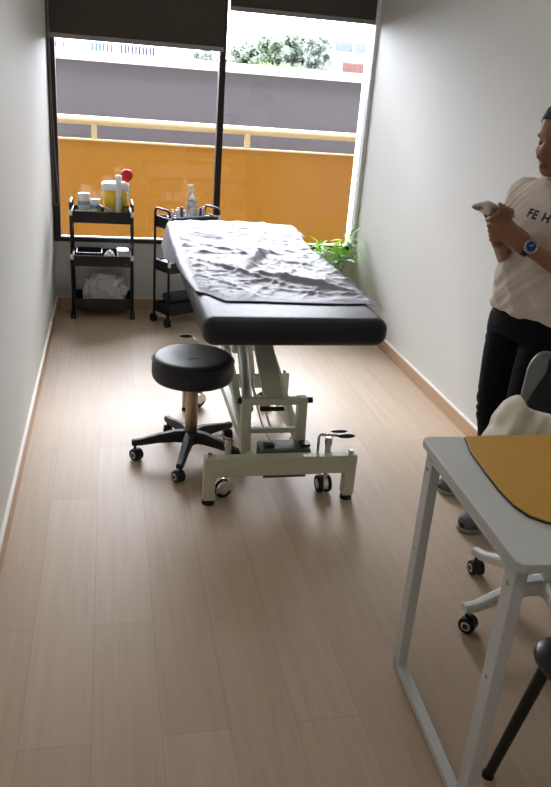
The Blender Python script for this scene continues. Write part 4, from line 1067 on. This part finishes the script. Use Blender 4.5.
# ------------------------------------------------------------------ light
SKY, FILL_W, EXPOSURE = 50.0, 5.2, .0
wd = bpy.data.worlds.new('overcast'); scn.world = wd; wd.use_nodes = True
nt = wd.node_tree; bg = nt.nodes['Background']; bg.inputs['Strength'].default_value = SKY
tc = nt.nodes.new('ShaderNodeTexCoord'); nz = nt.nodes.new('ShaderNodeTexNoise'); nz.inputs['Scale'].default_value = 2.2; nz.inputs['Detail'].default_value = 4
nt.links.new(tc.outputs['Generated'], nz.inputs['Vector'])
mx = nt.nodes.new('ShaderNodeMix'); mx.data_type = 'RGBA'; mx.inputs[6].default_value = (.88, .905, 1, 1); mx.inputs[7].default_value = (.93, .94, 1, 1)
nt.links.new(nz.outputs['Fac'], mx.inputs[0]); nt.links.new(mx.outputs[2], bg.inputs['Color'])
# overcast sky: three times brighter overhead than at the horizon
sx = nt.nodes.new('ShaderNodeSeparateXYZ'); nt.links.new(tc.outputs['Generated'], sx.inputs[0])
m1 = nt.nodes.new('ShaderNodeMath'); m1.operation = 'MAXIMUM'; m1.inputs[1].default_value = 0; nt.links.new(sx.outputs['Z'], m1.inputs[0])
m2 = nt.nodes.new('ShaderNodeMath'); m2.operation = 'MULTIPLY_ADD'; m2.inputs[1].default_value = SKY*2/3; m2.inputs[2].default_value = SKY/3; nt.links.new(m1.outputs[0], m2.inputs[0])
nt.links.new(m2.outputs[0], bg.inputs['Strength'])
pl = bpy.data.lights.new('window_portal', 'AREA'); pl.shape = 'RECTANGLE'; pl.size = XR-XL; pl.size_y = 1.95
po = bpy.data.objects.new('window_portal', pl); COL.objects.link(po); po.location = ((XL+XR)/2, YD+.10, SILL+.99); po.rotation_euler = (PI/2, 0, PI)
pl.cycles.is_portal = True
# dim fill panels added on the unseen ceiling to brighten the room
def panel(x, y, label, power):
    t = thing('fill_light', (x, y, ZC-.03), label, 'light', 'added ceiling fill panels')
    b = nb(); bx(b, x-.31, x+.31, y-.31, y+.31, ZC-.022, ZC-.0005); fin(b, 'fill_frame', whitepl_m, t, bevel=.004)
    l = bpy.data.lights.new('fill_lamp', 'AREA'); l.shape = 'SQUARE'; l.size = .58; l.energy = power; l.color = (1, .97, .93)
    o = bpy.data.objects.new('fill_lamp', l); COL.objects.link(o); o.location = (0, 0, -.0); o.parent = t
    o.location = (0, 0, .005)
for (x, y, lab) in ((.7, .2, 'added fill light panel above the near end of the room'), (.7, 3.0, 'added fill light panel above the couch')):
    panel(x, y, lab, FILL_W)
vs = scn.view_settings
vs.view_transform = 'Standard'; vs.look = 'None'; vs.exposure = EXPOSURE; vs.gamma = 1; vs.use_curve_mapping = False
scn.display_settings.display_device = 'sRGB'
scn.cycles.max_bounces = 12; scn.cycles.diffuse_bounces = 6; scn.cycles.transparent_max_bounces = 12
scn.cycles.use_denoising = True; scn.cycles.caustics_reflective = False; scn.cycles.caustics_refractive = False
scn.cycles.sample_clamp_indirect = 8
